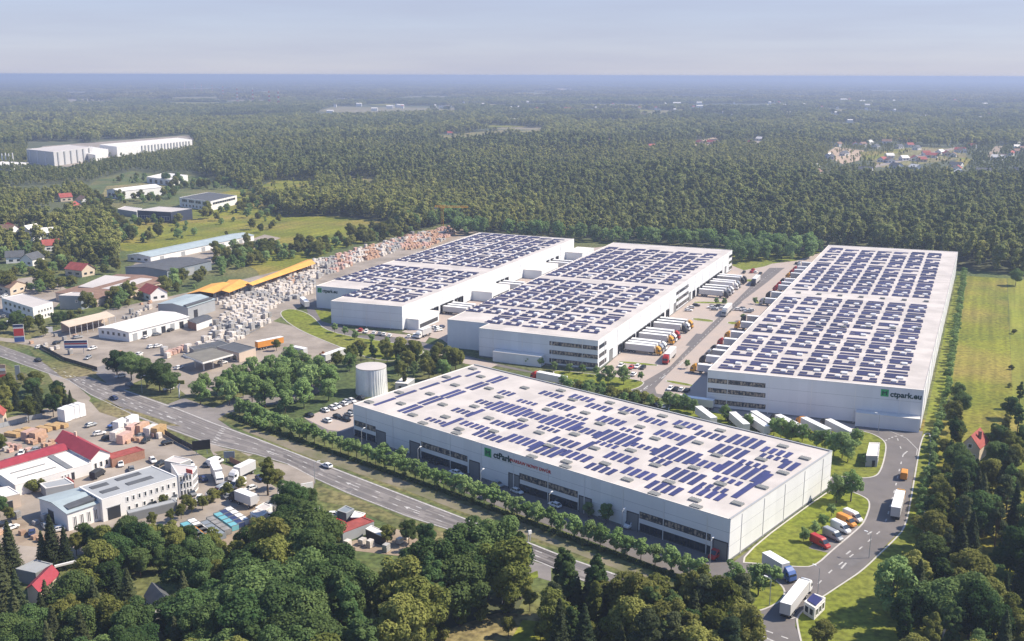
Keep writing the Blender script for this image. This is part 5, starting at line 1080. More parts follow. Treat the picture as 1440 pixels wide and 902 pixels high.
NOGO = [[(60,458),(96,466),(165,450),(152,434)], [(136,472),(182,482),(268,456),(268,440),(226,432)], [(220,424),(264,448),(304,436),(304,416),(262,410)], [(262,450),(276,464),(300,456),(296,444)], [(255,418),(298,420),(356,404),(445,374),(430,360),(296,392)], [(425,425),(445,420),(470,455),(440,450)]]
for poly, kinds, where, n, word in YARDS:
    xs = [p[0] for p in poly]; ys = [p[1] for p in poly]; done = []; objs = {}; tries = 0; ks = kinds.split(); hdg = hx((250,505),(328,482))
    W = [G(*p) for p in poly]; x0, x1, y0, y1 = min(p.x for p in W), max(p.x for p in W), min(p.y for p in W), max(p.y for p in W)
    ca, sa = math.cos(hdg), math.sin(hdg); cx, cy = (x0+x1)/2, (y0+y1)/2; cand = []
    for i in range(-60, 61):
        for j in range(-60, 61):
            if j % 4 == 3 or i % 9 == 0: continue
            x = cx+i*2.9*ca-j*2.6*sa; y = cy+i*2.9*sa+j*2.6*ca; px, py = PJ((x, y, 0))
            if in_poly(np.array([px]), np.array([py]), poly)[0] and not any(in_poly(np.array([px]), np.array([py]), q)[0] for q in NOGO) and random.random() < .86: cand.append((Vector((x, y, 0)), ks[(i//5*7+j//4*3) % len(ks)] if random.random() < .8 else random.choice(ks)))
    random.shuffle(cand)
    for p, k in cand[:n]:
        key = (k, random.randint(0, 2))
        if key not in STK: STK[key] = stack_proto(key[0], hash(key[1])+len(STK)); o = STK[key]
        else: o = copy_tree(STK[key])
        o.location = (p.x, p.y, .03); s = random.uniform(.85, 1.2)*(1 if n > 20 else .72); o.scale = (s, s, s*random.uniform(.8, 1.15)); o.rotation_euler = (0, 0, hdg+random.uniform(-.08, .08))
        o['label'] = f'pallet stack of {dict(white="white wrapped goods", grey="grey wrapped goods", brick="orange bricks", pink="pinkish paving blocks")[k]} {where}'; o['group'] = f'pallet stacks {where}'
    if n > 20: stuff_pts += cand[n:]
rd = random.Random(4); me = MB(); st = []
for p, k in stuff_pts:
    s = rd.uniform(.7, 1.1); st.append((p, s, k))
g = MB(); mats = ['wrap', 'wrap_grey', 'pink_pack', 'brick_pack', 'pallet_wood']
for p, s, k in st:
    hgt = rd.uniform(.7, 2.3); g.box((p.x, p.y, .03+hgt/2), (2.3*s, 1.9*s, hgt), hdg+rd.uniform(-.1, .1), {'white': 0, 'grey': 1, 'pink': 2, 'brick': 3}[k])
if st: tag(g.build('stacked_goods', mats), 'mass of further wrapped pallets filling the gaps of the building yard', 'pallets', None, 'stuff')
# lower left yard goods
def simple(name, label, cat, p, dims, m, rz=0, extra=None, group=None, z=.03):
    t = thing(name, label, cat, (p.x, p.y, z), rz, group); g = MB()
    b = [(-dims[0]/2, -dims[1]/2), (dims[0]/2, -dims[1]/2), (dims[0]/2, dims[1]/2), (-dims[0]/2, dims[1]/2)]
    g.hexa([(x, y, .15) for x, y in b], [(x*.97, y*.97, dims[2]) for x, y in b]); g.build('load', m, t, True)
    f = MB()
    for x in (-.4, 0, .4): f.box((dims[0]*x, 0, .07), (.15, dims[1], .14))
    f.build('bearer', 'pallet_wood', t, True); return t
for i, (px, py) in enumerate(((91,592),(98,589),(105,587),(112,585))): simple('big_bag', f'tall white wrapped pallet by the road hedge, {ordn(i)}', 'pallet', G(px, py), (2.4, 4.2, 4.6), 'white_gloss', hx((90,593),(112,586)), group='tall white pallets by the road hedge')
hy = hx((90,620),(128,603))
for i, (px, py) in enumerate(((18,614),(30,611),(42,608),(62,606),(74,603),(85,601))): simple('timber_stack', f'low stack of yellow timber in the lower left yard, {ordn(i)}', 'timber stack', G(px, py), (5.5, 2.2, 1.4), 'timber', hy+1.57, group='timber stacks in the lower left yard')
for i, (px, py, m, l) in enumerate(((42,617,'pink_pack','pinkish block of bricks beside the timber stacks'),(54,618,'brick_pack','orange block of bricks beside the timber stacks'),(170,603,'white','white display wall at the road front of the lower left yard'),(185,598,'white','second white display wall at the road front'),(188,610,'pink_pack','large stack of pink bricks at the road front'),(200,608,'brick_pack','orange brick stack at the road front'),(213,612,'wrap','pale stack at the road front'),(224,612,'timber','yellow stack at the road front corner'),(166,618,'wrap','white display ramp in the lower left yard'),(176,622,'pink_pack','low pink stack beside the white ramp'))):
    simple('goods_stack', l, 'stack', G(px, py), (5.2, 2.6, 3.2 if i > 1 else 3.0), m, hy)
for i, (px, py, m, l) in enumerate(((271,751,'teal','turquoise'),(281,746,'white','white'),(291,755,'orange','orange'),(300,749,'blue_grey','grey blue'),(308,743,'wrap_grey','pale grey'),(318,737,'teal','light turquoise'),(326,733,'navy','dark blue'),(333,729,'white','bright white'),(278,757,'timber','yellow'))):
    t = thing('container', f'long low {l} container in the container yard', 'container', G(px, py), hx((258,740),(292,766)), 'low containers in the yard'); g = MB(); g.box((0, 0, .75), (11.5, 2.0, 1.3)); g.build('body', m, t, True)
    f = MB(); [f.box((x, 0, .95), (.12, 2.06, 1.34)) for x in (-5.6, -2.8, 0, 2.8, 5.6)]; f.build('rib', 'midgrey', t, True)
# billboards, fences, totem, lamps
def board(name, label, px, wdt, z0, z1, m, hdg, cat='billboard', bands=None):
    t = thing(name, label, cat, G(*px), hdg); g = MB(); g.box((0, 0, (z0+z1)/2), (wdt, .3, z1-z0)); g.build('panel', m, t, True); f = MB()
    for x in (-wdt*.3, wdt*.3): f.box((x, .25, z1*.5), (.22, .18, z1))
    f.build('post', 'grey', t, True)
    for k, (zz0, zz1, mm) in enumerate(bands or []): g = MB(); g.box((0, -.17, (zz0+zz1)/2), (wdt*.96, .05, zz1-zz0)); g.build('coloured_band', mm, t, True)
hr2 = hx((60,500),(130,545))
board('totem', 'tall red, white and blue totem sign at the yard entrance', (28,482), 4.4, 0.3, 8.6, 'white', .25, 'sign', [(.4,2.6,'blue'),(3.2,6.6,'red_sign'),(7.4,8.5,'navy')])
board('billboard', 'wide banner with blue and red bands in the building yard', (108,498), 10, 2.6, 6.2, 'white', .1, bands=[(2.8,3.7,'blue'),(4.4,5.0,'red_sign'),(5.2,6.1,'navy')])
board('billboard', 'small white billboard at the yard fence', (68,472), 4.2, 1.5, 4.0, 'white', .35)
board('billboard', 'dark billboard beside the van yard entrance', (284,640), 5.6, 1.8, 5.0, 'black', .35)
board('billboard', 'white board standing in the garden by the road hedge', (85,556), 3.6, 1.0, 3.4, 'white', .4)
board('advert_pillar', 'pale pillar sign on the grass verge at the left edge', (26,535), 1.8, .3, 6.2, 'grey', .2, 'sign')
board('advert_board', 'red and white board at the very left of the road verge', (4,535), 3, .3, 6.5, 'pink_pack', .2, 'sign', [(1,2.4,'red_sign'),(4,5,'white')])
board('road_sign', 'blue framed road sign on the grass beside the van yard', (323,650), 3.4, 1.4, 3.6, 'blue_grey', .1, 'sign')
board('road_sign', 'small white traffic sign on the verge across from the nearest warehouse', (745,762), 1.0, 2.2, 3.2, 'white', .6, 'sign')
board('road_sign', 'white sign at the wooden gate', (432,690), 3.6, .4, 2.4, 'white', .5, 'sign'); board('road_sign', 'pale panel left of the wooden gate', (394,697), 2.2, .3, 2.6, 'white', 1.2, 'sign')
def fence(name, label, px, h, m, gap=2.5, solid=True, wd=.06, pm='midgrey'):
    P = [G(*p) for p in px]; t = thing(name, label, 'fence', P[0]); g = MB(); f = MB()
    for a, b in zip(P, P[1:]):
        d = (b-a); L = d.length; d.normalize(); c = (a+b)/2
        if solid: g.box((c.x, c.y, h/2+.05), (L, wd, h-.1), math.atan2(d.y, d.x))
        else:
            for z in (.15, .4, .65, .92): g.box((c.x, c.y, h*z), (L, .05, .06), math.atan2(d.y, d.x))
        for i in range(int(L/gap)+1): q = a+d*(i*gap); f.box((q.x, q.y, h/2), (.1, .1, h+.1))
    g.build('panel', m, t); f.build('post', pm, t)
fence('yard_fence', 'dark fence along the building yard at the main road', [(58,490),(90,508),(137,522)], 1.8, 'dark')
fence('yard_fence', 'dark fence of the lower left yard along the main road', [(232,612),(252,624),(272,634)], 2.0, 'dark')
fence('wooden_fence', 'brown board fence along the van yard', [(323,650),(345,660),(352,664)], 1.8, 'brick')
fence('wooden_gate', 'wooden gate at the drive below the main road', [(399,694),(430,691)], 2.0, 'timber')
fence('wire_fence', 'low rail fence at the petrol station', [(330,481),(384,452)], 1.2, 'grey', solid=False)
fence('garden_fence', 'grey garden fence left of the timber stacks', [(-5,604),(40,592),(60,588)], 1.8, 'grey')
LAMP = None; lamps = []
def lamp(px, hd_, label, group):
    global LAMP
    if LAMP is None:
        t = thing('street_lamp', 'x', 'street lamp'); g = MB(); g.tube((0,0,0), (0,0,6.6), .11, .07, 8); g.tube((0,0,6.6), (1.1,0,7.0), .06, .05, 6); g.build('pole', 'grey', t); g = MB(); g.box((1.4,0,7.0), (.9,.34,.16)); g.build('lamp_head', 'white_gloss', t); reg(t); LAMP = t; o = t
    else: o = copy_tree(LAMP)
    o.location = G(*px); o.rotation_euler = (0, 0, hd_); tag(o, label, None, group); return o
NUMBERED.append(([lamp(p, 1.0, 'slim street lamp', 'street lamps along the nearest warehouse') for p in ((509,632),(588,660),(676,693),(772,727),(874,752),(998,795))], '{d} in the lane along the nearest warehouse, {n}'))
NUMBERED.append(([lamp(p, 2.4, 'slim street lamp', 'street lamps along the park road') for p in ((1222,785),(1150,835),(1235,609),(1082,852),(1197,705))], '{d} beside the curved park road, {n}'))
NUMBERED.append(([lamp(p, .3, 'slim street lamp', 'street lamps along the main road') for p in ((925,900),(443,680),(200,553),(262,700),(706,858))], '{d} beside the main road, {n}'))

# ---------------------------------------------------------------- trees
def mesh_np(name, V, F, m):
    me = bpy.data.meshes.new(name); V = np.asarray(V, np.float32); F = np.asarray(F, np.int32); k = F.shape[1]
    me.vertices.add(len(V)); me.vertices.foreach_set('co', V.ravel()); me.loops.add(F.size); me.loops.foreach_set('vertex_index', F.ravel())
    me.polygons.add(len(F)); me.polygons.foreach_set('loop_start', np.arange(0, F.size, k, dtype=np.int32)); me.update(calc_edges=True)
    me.materials.append(MATS[m]); return me
def quads(P, Nrm, size, rng, asp=.75):
    n = len(P); Nrm = Nrm/np.linalg.norm(Nrm, axis=1, keepdims=True); r = rng.normal(size=(n, 3)); x = np.cross(Nrm, r); x /= np.linalg.norm(x, axis=1, keepdims=True)+1e-9; y = np.cross(Nrm, x)
    s = size*rng.uniform(.6, 1.3, (n, 1))/2; x = x*s; y = y*s*asp; b = Nrm*s*.25
    V = np.stack([P-x-y*.6, P+x*.2-y+b, P+x+y*.5, P-x*.3+y+b], 1).reshape(-1, 3); F = np.arange(4*n).reshape(n, 4); return V, F
def lobes_cloud(lobes, n, rng, flat=.85, inner=.72, up=.45):
    lobes = np.array(lobes); a = lobes[:, 3]**2; idx = rng.choice(len(lobes), int(n*2.4), p=a/a.sum())
    d = rng.normal(size=(len(idx), 3)); d[:, 2] += .25; d /= np.linalg.norm(d, axis=1, keepdims=True); rr = lobes[idx, 3:4]*rng.uniform(.70, 1.08, (len(idx), 1))
    P = lobes[idx, :3]+d*rr*np.array([1, 1, flat]); keep = np.ones(len(P), bool)
    for l in lobes: keep &= (np.linalg.norm((P-l[:3])/np.array([1, 1, flat]), axis=1) > l[3]*inner*.95) | (rng.random(len(P)) < .06)
    P, d = P[keep][:n], d[keep][:n]; P = P+rng.normal(size=P.shape)*.05*lobes[:, 3].mean()
    return P, d+rng.normal(size=d.shape)*.5+np.array([.15, 0, up])
def broad_lobes(H, Rr, n, rng, z0=.24, top=1.0):
    L = []; zc = H*(z0+top)/2; hz = H*(top-z0)/2
    for i in range(n):
        d = rng.normal(size=3); d /= np.linalg.norm(d); k = rng.uniform(.30, .86)
        r = Rr*rng.uniform(.17, .34); L.append((d[0]*Rr*k, d[1]*Rr*k, zc+d[2]*hz*k*1.0, r))
    L.append((0, 0, zc+hz*.45, Rr*.45)); return L
def trunk_mesh(H, r, lobes, m, rng, top=.75):
    g = MB(); g.tube((0, 0, -.2), (0, 0, H*.25), r, r*.72, 7); g.tube((0, 0, H*.25), (rng.uniform(-.3, .3), rng.uniform(-.3, .3), H*top), r*.72, r*.15, 6)
    for l in list(lobes)[:6]: z = H*rng.uniform(.2, .45); g.tube((0, 0, z), (l[0]*.9, l[1]*.9, max(z+.4, l[2])), r*.38, r*.08, 5)
    return g.mesh('trunk', m)
TREES = {}
def proto_tree(key, H, Rr, nl, nleaf, size, leaf, bark, seed, z0=.24, kind='broad'):
    rng = np.random.default_rng(seed)
    if kind == 'broad': lb = broad_lobes(H, Rr, nl*2, rng, z0); P, N_ = lobes_cloud(lb, nleaf, rng)
    elif kind == 'pine':
        lb = []
        for i in range(nl): z = H*rng.uniform(.42, .97); k = Rr*(1.15-z/H)*1.3; a = rng.uniform(0, 6.28); lb.append((math.cos(a)*k*.7, math.sin(a)*k*.7, z, Rr*rng.uniform(.28, .42)*(1.25-.5*z/H)))
        P, N_ = lobes_cloud(lb, nleaf, rng, .6)
    else:                                                           # spruce: drooping whorls
        lb = [(0, 0, H*.5, .5)]; z = H*(1-rng.random(nleaf)**.62*.93); a = rng.uniform(0, 6.28, nleaf); lay = .82+.3*np.sin(z*5.2+np.sin(a*3)*1.2)+.16*np.sin(a*5+z); R_ = (1-z/H)**.85*Rr*lay+.12; k = np.sqrt(rng.uniform(.25, 1, nleaf)); r = R_*k
        P = np.stack([np.cos(a)*r, np.sin(a)*r, z-r*.25], 1); N_ = np.stack([np.cos(a)*.5, np.sin(a)*.5, np.full(nleaf, .8)], 1)+rng.normal(size=(nleaf, 3))*.45
    V, F = quads(P, N_, size, rng); TREES[key] = (mesh_np('crown', V, F, leaf), trunk_mesh(H, max(.14, H*.018), lb, bark, rng), H)
for i in range(4): proto_tree(f'oak{i}', 19, 6.6+.5*(i % 3), 24+3*i, 11000, .60, 'leaf_oak', 'bark', 20+i, .18)
for i in range(3): proto_tree(f'light{i}', 15, 5.0, 20, 6500, .55, 'leaf_light', 'bark', 30+i, .16)
for i in range(3): proto_tree(f'pine{i}', 18, 3.8, 26, 5200, .5, 'leaf_pine', 'pine_bark', 40+i, kind='pine')
for i in range(3): proto_tree(f'spruce{i}', 17, 3.7, 1, 6500, .55, 'leaf_pine', 'bark', 50+i, kind='spruce')
for i in range(3): proto_tree(f'tall{i}', 20, 2.9, 26, 6000, .52, 'leaf_light' if i == 1 else 'leaf_oak', 'bark', 60+i, .2)
for i in range(4): proto_tree(f'avenue{i}', 6.6, 2.5, 14, 2100, .42, 'leaf_young', 'bark', 70+i, .13)
for i in range(3): proto_tree(f'cg{i}', 12, 4.3, 18, 3800, .52, 'leaf_young', 'bark', 80+i, .14)
for i in range(2): proto_tree(f'bush{i}', 3, 1.9, 8, 900, .4, 'leaf_light', 'bark', 90+i, .05)
proto_tree('rust0', 10, 3.6, 12, 2200, .55, 'leaf_rust', 'bark', 99, .15)
TN = {'oak': ('oak_tree', 'broad dark green tree'), 'light': ('birch_tree', 'loose light green tree'), 'pine': ('pine_tree', 'tall bare stemmed pine'), 'spruce': ('spruce_tree', 'dark conical spruce'), 'tall': ('poplar_tree', 'tall narrow leafy tree'), 'avenue': ('young_tree', 'small round crowned young tree'), 'cg': ('maple_tree', 'dense rounded green tree'), 'bush': ('bush', 'low leafy bush'), 'rust': ('maple_tree', 'rust red leaved tree')}
ZONES = {}
NTREE = 0
def tree(kind, p, h, where, zone, wide=1.0):
    global NTREE
    ks = [k for k in TREES if k.rstrip('0123456789') == kind]; cm, tm, H = TREES[random.choice(ks)]; nm, ds = TN[kind]
    t = thing(nm, ds, 'bush' if kind == 'bush' else 'tree', (p.x, p.y, 0), random.uniform(0, 6.28), zone); s = h/H; t.scale = (s*wide, s*wide, s)
    link('crown', cm, t); link('trunk', tm, t); ZONES.setdefault((zone, where), []).append(t); NTREE += 1; return t
def grow(poly, kinds, hr, spacing, where, zone, n=400, avoid=(), wide=1.0):
    W = [G(*p) for p in poly]; x0, x1, y0, y1 = min(p.x for p in W), max(p.x for p in W), min(p.y for p in W), max(p.y for p in W); pts = []; ks = kinds.split()
    for _ in range(n*30):
        if len(pts) >= n: break
        x, y = random.uniform(x0, x1), random.uniform(y0, y1); px, py = PJ((x, y, 0)); a = np.array([px]); b = np.array([py])
        if not in_poly(a, b, poly)[0] or any(in_poly(a, b, q)[0] for q in avoid): continue
        if all((x-q[0])**2+(y-q[1])**2 > spacing*spacing for q in pts): pts.append((x, y))
    for x, y in pts: tree(random.choice(ks), Vector((x, y, 0)), random.uniform(*hr), where, zone, wide*random.uniform(.9, 1.15))
def along(px, kind, hr, step, where, zone, jit=.4, side=0):
    P = [G(*p) for p in px]
    for a, b in zip(P, P[1:]):
        L = (b-a).length; n = max(1, int(round(L/step))); d = (b-a)/L
        for i in range(n): tree(kind, a+d*(i*L/n)+Vector((random.uniform(-jit, jit), random.uniform(-jit, jit), 0)), random.uniform(*hr), where, zone)
# the avenue in front of the nearest warehouse, the row beside the longest one
along([(338,584),(478,636),(640,694),(790,751),(1008,826)], 'avenue', (5.8, 7.6), 4.2, 'in the avenue along the nearest warehouse', 'avenue trees along the nearest warehouse')
along([(345,590),(478,641),(640,699),(790,756),(1008,831)], 'bush', (1.2, 2.0), 7.0, 'under the avenue trees', 'bushes under the avenue trees', .5)
along([(348,598),(400,614)], 'avenue', (4.5, 5.5), 5.5, 'in the avenue along the nearest warehouse', 'avenue trees along the nearest warehouse')
for px, py, h in ((1031,828,7.5),(1066,838,9),(1090,822,5)): tree('avenue', G(px, py), h, 'on the lawn at the park entrance', 'trees on the entrance lawn')
along([(1356,387),(1332,546),(1318,610),(1303,690),(1286,768)], 'avenue', (3.6, 5.6), 5.0, 'in the row along the longest warehouse', 'row of young trees along the longest warehouse', .5)
for px, py in ((1130,762),(1146,752),(1157,742),(1169,727)): tree('avenue', G(px, py), 4.2, 'on the lawn beside the parked vans', 'small trees beside the parked vans')
for px, py, h in ((1176,708,9.5),(1196,706,10)): tree('cg', G(px, py), h, 'at the right end of the nearest warehouse', 'trees at the right end of the nearest warehouse')
for px, py, h in ((692,645,5),(540,641,5),(565,652,6),(828,728,5),(852,738,6.5),(695,700,5),(590,640,6)): tree('avenue', G(px, py), h, 'close to the nearest warehouse front', 'trees close to the front of the nearest warehouse')
for px, py, h in ((855,542,9),(877,541,8.5),(842,540,5)): tree('cg', G(px, py), h, 'on the middle warehouse lawn', 'trees on the corner lawn')
for px, py in ((779,522),(801,525),(819,526),(838,529),(741,513),(760,516)): tree('avenue', G(px, py), 4.5, 'at the office windows of the middle warehouse', 'small trees at the middle warehouse offices')
grow([(780,543),(800,542),(860,556),(905,566),(930,575),(900,574),(820,556)], 'cg bush cg', (3, 6), 3.0, 'in the shrubbery behind the nearest warehouse', 'shrubbery behind the nearest warehouse', 22)
for px, py, h in ((938,572,6.5),(950,575,6.5),(962,579,7),(975,582,6),(1020,592,6.5),(1052,604,6),(1088,614,7),(1098,616,7.5),(1113,619,7.5),(1128,622,7),(1148,631,7),(1160,633,7.5),(1172,642,9),(1184,645,10),(1192,650,8.5),(1204,630,7)): tree('cg', G(px, py), h, 'on the strip behind the nearest warehouse', 'trees on the strip behind the nearest warehouse')
tree('avenue', G(1217,655), 4, 'beside the small service building', 'tree at the service building')
for px, py in ((1007,429),(1018,429),(1045,452),(1062,428),(1073,429),(966,519),(901,536)): tree('avenue', G(px, py), 4.2, 'in the paved lorry yard', 'small trees in the paved yard')
along([(470,468),(500,478),(570,492)], 'avenue', (4, 5), 9, 'before the far left warehouse', 'small trees in front of the far left warehouse')
# groves
grow([(278,570),(300,578),(330,574),(385,586),(425,582),(466,570),(468,548),(440,530),(395,520),(345,540),(292,548)], 'cg', (9, 12.5), 6.4, 'in the grove by the petrol station', 'grove at the petrol station', 30)
grow([(470,520),(540,500),(600,510),(655,520),(600,545),(553,552),(553,530),(500,528)], 'light cg light tall', (7, 11), 5.5, 'in the loose wood behind the water tank', 'wood behind the water tank', 26, [[(494,515),(560,515),(560,560),(494,560)]])
grow([(500,492),(560,488),(640,500),(650,514),(560,512)], 'light bush', (3, 7), 5, 'in the loose wood behind the water tank', 'wood behind the water tank', 14)
for px, py, h in ((165,530,12),(185,535,12.5),(207,545,12),(225,551,13),(240,553,9.5)): tree('oak', G(px, py), h, 'between the main road and the petrol station', 'trees at the petrol station road', 1.25)
tree('oak', G(234,260), 15, 'in front of the half hidden white hall', 'big trees at the white hall'); tree('oak', G(250,259), 14, 'in front of the half hidden white hall', 'big trees at the white hall'); tree('light', G(389,494), 6, 'beside the lorry park', 'tree on the lorry park'); tree('rust', G(455,510), 5, 'at the lorry park bushes', 'rust tree at the lorry park')
tree('tall', G(377,697), 12.5, 'beside the junction below the main road', 'tree at the lower junction', 1.5); tree('light', G(390,688), 7, 'beside the junction below the main road', 'tree at the lower junction')
# foreground woods
HOUSE = [[(175,812),(262,812),(262,905),(190,905)], [(18,790),(100,780),(105,868),(30,890)]]
grow([(262,792),(330,800),(368,775),(440,782),(470,835),(400,830),(345,868),(270,850)], 'light oak oak', (8, 13), 5.2, 'in the dark foreground wood', 'dark wood along the bottom', 30, HOUSE)
grow([(150,775),(205,768),(262,775),(270,800),(215,815),(150,830)], 'light oak light', (6, 11), 4.6, 'in the greenery below the long white office', 'greenery below the long office', 18)
grow([(340,872),(372,836),(395,806),(440,806),(468,852),(500,886),(545,874),(600,856),(645,834),(715,820),(738,835),(725,862),(610,895),(560,960),(480,1010),(330,1010),(330,890)], 'oak oak oak oak tall light', (16, 20), 6.0, 'in the dark foreground wood', 'dark wood along the bottom', 50, HOUSE)
grow([(130,850),(215,842),(262,850),(330,880),(330,1000),(0,1000),(20,900),(90,860)], 'oak light oak spruce', (11, 15.5), 5.2, 'in the dark foreground wood', 'dark wood along the bottom', 44, HOUSE)
for px, py, h in ((700,834,20),(655,832,19),(680,850,17),(405,806,15.5),(440,804,15.5),(392,802,13)): tree('oak', G(px, py), h, 'at the upper edge of the dark wood', 'front edge of the dark wood')
for px, py, h, k in ((150,790,11,'light'),(180,785,12,'oak'),(215,778,9,'light'),(245,788,8,'light'),(232,770,6,'light'),(265,772,7,'oak'),(195,800,13,'oak'),(160,815,13,'oak'),(140,830,14,'light'),(270,722,5,'light'),(285,718,5,'light'),(300,790,9,'light')): tree(k, G(px, py), h, 'in the greenery below the long white office', 'greenery below the long office')
for px, py, h in ((76,800,14.5),(94,798,11),(62,798,10),(18,812,15),(0,818,14),(6,860,15),(30,890,15),(64,910,13)): tree('spruce', G(px, py), h, 'at the lower left corner', 'spruces at the lower left corner')
for px, py, h, k in ((405,742,11,'oak'),(425,748,10,'oak'),(448,760,8,'light'),(432,725,9,'oak'),(418,720,8,'oak'),(470,770,7,'light'),(545,765,6,'light'),(575,765,7,'oak'),(600,775,8,'oak')): tree(k, G(px, py), h, 'in the shaded yard below the main road', 'trees in the shaded yard')
for px, py, h, k in ((797,872,17,'tall'),(836,884,18,'tall'),(812,880,12,'spruce'),(852,892,13,'spruce'),(880,895,15,'tall'),(905,905,16,'light'),(928,900,15,'light'),(946,898,13,'pine'),(968,902,18,'tall'),(985,905,16,'pine'),(1012,905,15,'tall'),(1035,908,14,'pine'),(890,930,16,'light'),(935,935,16,'light'),(1000,935,14,'light'),(870,925,11,'light'),(960,930,13,'oak'),(1040,930,12,'oak'),(775,880,6,'light'),(745,860,6,'light'),(760,900,5,'light'),(800,905,7,'light'),(830,912,7,'light'),(715,895,5,'light'),(735,840,7,'light'),(1155,915,8,'light')): tree(k, G(px, py), h, 'at the bottom beside the road', 'trees at the bottom beside the road')
tree('cg', G(1253,868), 15.5, 'largest crown at the right of the park entrance', 'big tree at the park entrance', 1.0)
grow([(770,890),(1050,890),(1062,935),(1060,970),(760,970)], 'spruce tall pine light tall', (13, 18.5), 4.4, 'at the bottom beside the road', 'trees at the bottom beside the road', 24)
for px, py, h, k in ((792,866,18.5,'tall'),(838,880,18,'tall'),(826,876,13,'spruce'),(806,872,12,'spruce'),(985,895,18,'tall'),(1040,900,16,'pine')): tree(k, G(px, py), h, 'at the bottom beside the road', 'trees at the bottom beside the road')
grow([(345,880),(500,892),(640,862),(730,840),(720,870),(560,930),(345,960)], 'bush', (2, 4), 4.5, 'under the dark foreground wood', 'undergrowth of the dark wood', 40)
grow([(130,858),(330,885),(330,960),(0,960),(20,880)], 'bush light', (3, 6), 5, 'under the dark foreground wood', 'undergrowth of the dark wood', 36, HOUSE)
for px, py, h, k in ((230,712,4,'light'),(262,716,5,'light'),(48,692,4,'bush'),(60,690,4,'light'),(150,768,6,'light'),(120,775,8,'oak'),(108,782,7,'light'),(240,735,4,'light'),(255,730,5,'light'),(215,742,5,'light'),(340,690,5,'light'),(322,698,4,'bush'),(300,705,4,'bush'),(14,735,5,'light'),(0,728,7,'oak'),(135,782,8,'oak'),(420,770,12,'oak'),(395,780,13,'oak'),(410,735,13,'oak')): tree(k, G(px, py), h, 'between the lower left yards', 'trees between the lower left yards')
grow([(66,400),(100,396),(110,402),(75,412)], 'light oak bush', (3, 6), 5, 'among the sheds at the left', 'trees among the left sheds', 7)
grow([(130,430),(172,420),(215,412),(250,405),(258,412),(200,428),(150,440)], 'light bush', (2.5, 5), 5, 'among the sheds at the left', 'trees among the left sheds', 16)
grow([(1318,640),(1338,560),(1350,560),(1345,640),(1330,700),(1318,760),(1300,770)], 'light oak light', (6, 10), 6.0, 'in the narrow wood at right', 'strip of wood at right', 16)
grow([(1296,790),(1330,740),(1355,690),(1372,700),(1400,690),(1440,720),(1470,800),(1480,960),(1380,1000),(1240,960),(1270,880)], 'light tall tall light pine spruce oak', (10, 17.5), 5.8, 'in the wood at the lower right', 'wood at the lower right', 66)
for px, py, h, k in ((1420,590,9,'oak'),(1398,655,9,'oak'),(1408,668,11,'tall'),(1425,665,10,'light'),(1395,690,11,'light'),(1428,402,11,'oak'),(1345,660,9,'light'),(1425,470,2.5,'bush'),(1422,520,2.2,'bush'),(1420,545,2,'bush'),(1335,650,8,'tall'),(1344,610,11,'tall'),(1350,585,10,'oak'),(1340,632,12,'tall'),(1345,672,12,'oak'),(1402,640,11,'oak'),(1412,628,12,'tall'),(1430,612,12,'tall'),(1436,640,11,'oak'),(1420,648,10,'light'),(1372,690,11,'tall'),(1432,575,11,'tall'),(1440,700,9,'light')): tree(k, G(px, py), h, 'beside the right meadow', 'trees around the meadow at right')
# left: gardens and the strip by the road
grow([(0,560),(50,552),(88,566),(84,590),(40,598),(0,590)], 'oak light spruce', (6, 10), 6, 'in the garden at left edge', 'garden trees at the left edge', 16)
for px, py, h, k in ((92,572,7,'spruce'),(100,574,7,'spruce'),(30,540,5,'light'),(15,548,6,'light'),(0,640,8,'light')): tree(k, G(px, py), h, 'in the garden at left edge', 'garden trees at the left edge')
for px, py, h, k in ((25,468,11,'oak'),(42,470,10,'light'),(55,466,9,'light'),(80,460,8,'oak'),(88,456,7,'oak'),(62,474,6,'light'),(5,470,7,'oak'),(100,450,5,'bush'),(112,446,5,'light'),(150,428,4,'bush')): tree(k, G(px, py), h, 'beside the white two storey building', 'trees beside the white building')
print('trees', NTREE)
for (zone, where), objs in ZONES.items():
    by = {}
    for o in objs: by.setdefault(o['label'], []).append(o)
    for l, os_ in by.items():
        if len(os_) == 1: os_[0]['label'] = f'{l} {where}'
        else: NUMBERED.append((os_, '{d} '+where+', {n}'))
# hedge on the road side of the avenue
rng = np.random.default_rng(5); HP = [G(*p) for p in ((322,586),(360,600),(478,641),(640,698),(790,753),(960,816),(1046,848))]; P = []; 
for a, b in zip(HP, HP[1:]):
    L = (b-a).length; n = int(L*60); t_ = rng.random(n); d = (b-a)/L; o_ = rng.uniform(-.9, .9, n); P.append(np.stack([a.x+d.x*L*t_-d.y*o_, a.y+d.y*L*t_+d.x*o_, 1.0*(1-.5*np.abs(o_))*rng.uniform(.2, 1.1, n)], 1))
P = np.concatenate(P); V, F = quads(P, rng.normal(size=P.shape)+np.array([0, 0, .6]), .5, rng); o = link('hedge', mesh_np('hedge', V, F, 'leaf_oak')); tag(o, 'long low dark green hedge between the avenue and the main road verge', 'hedge')

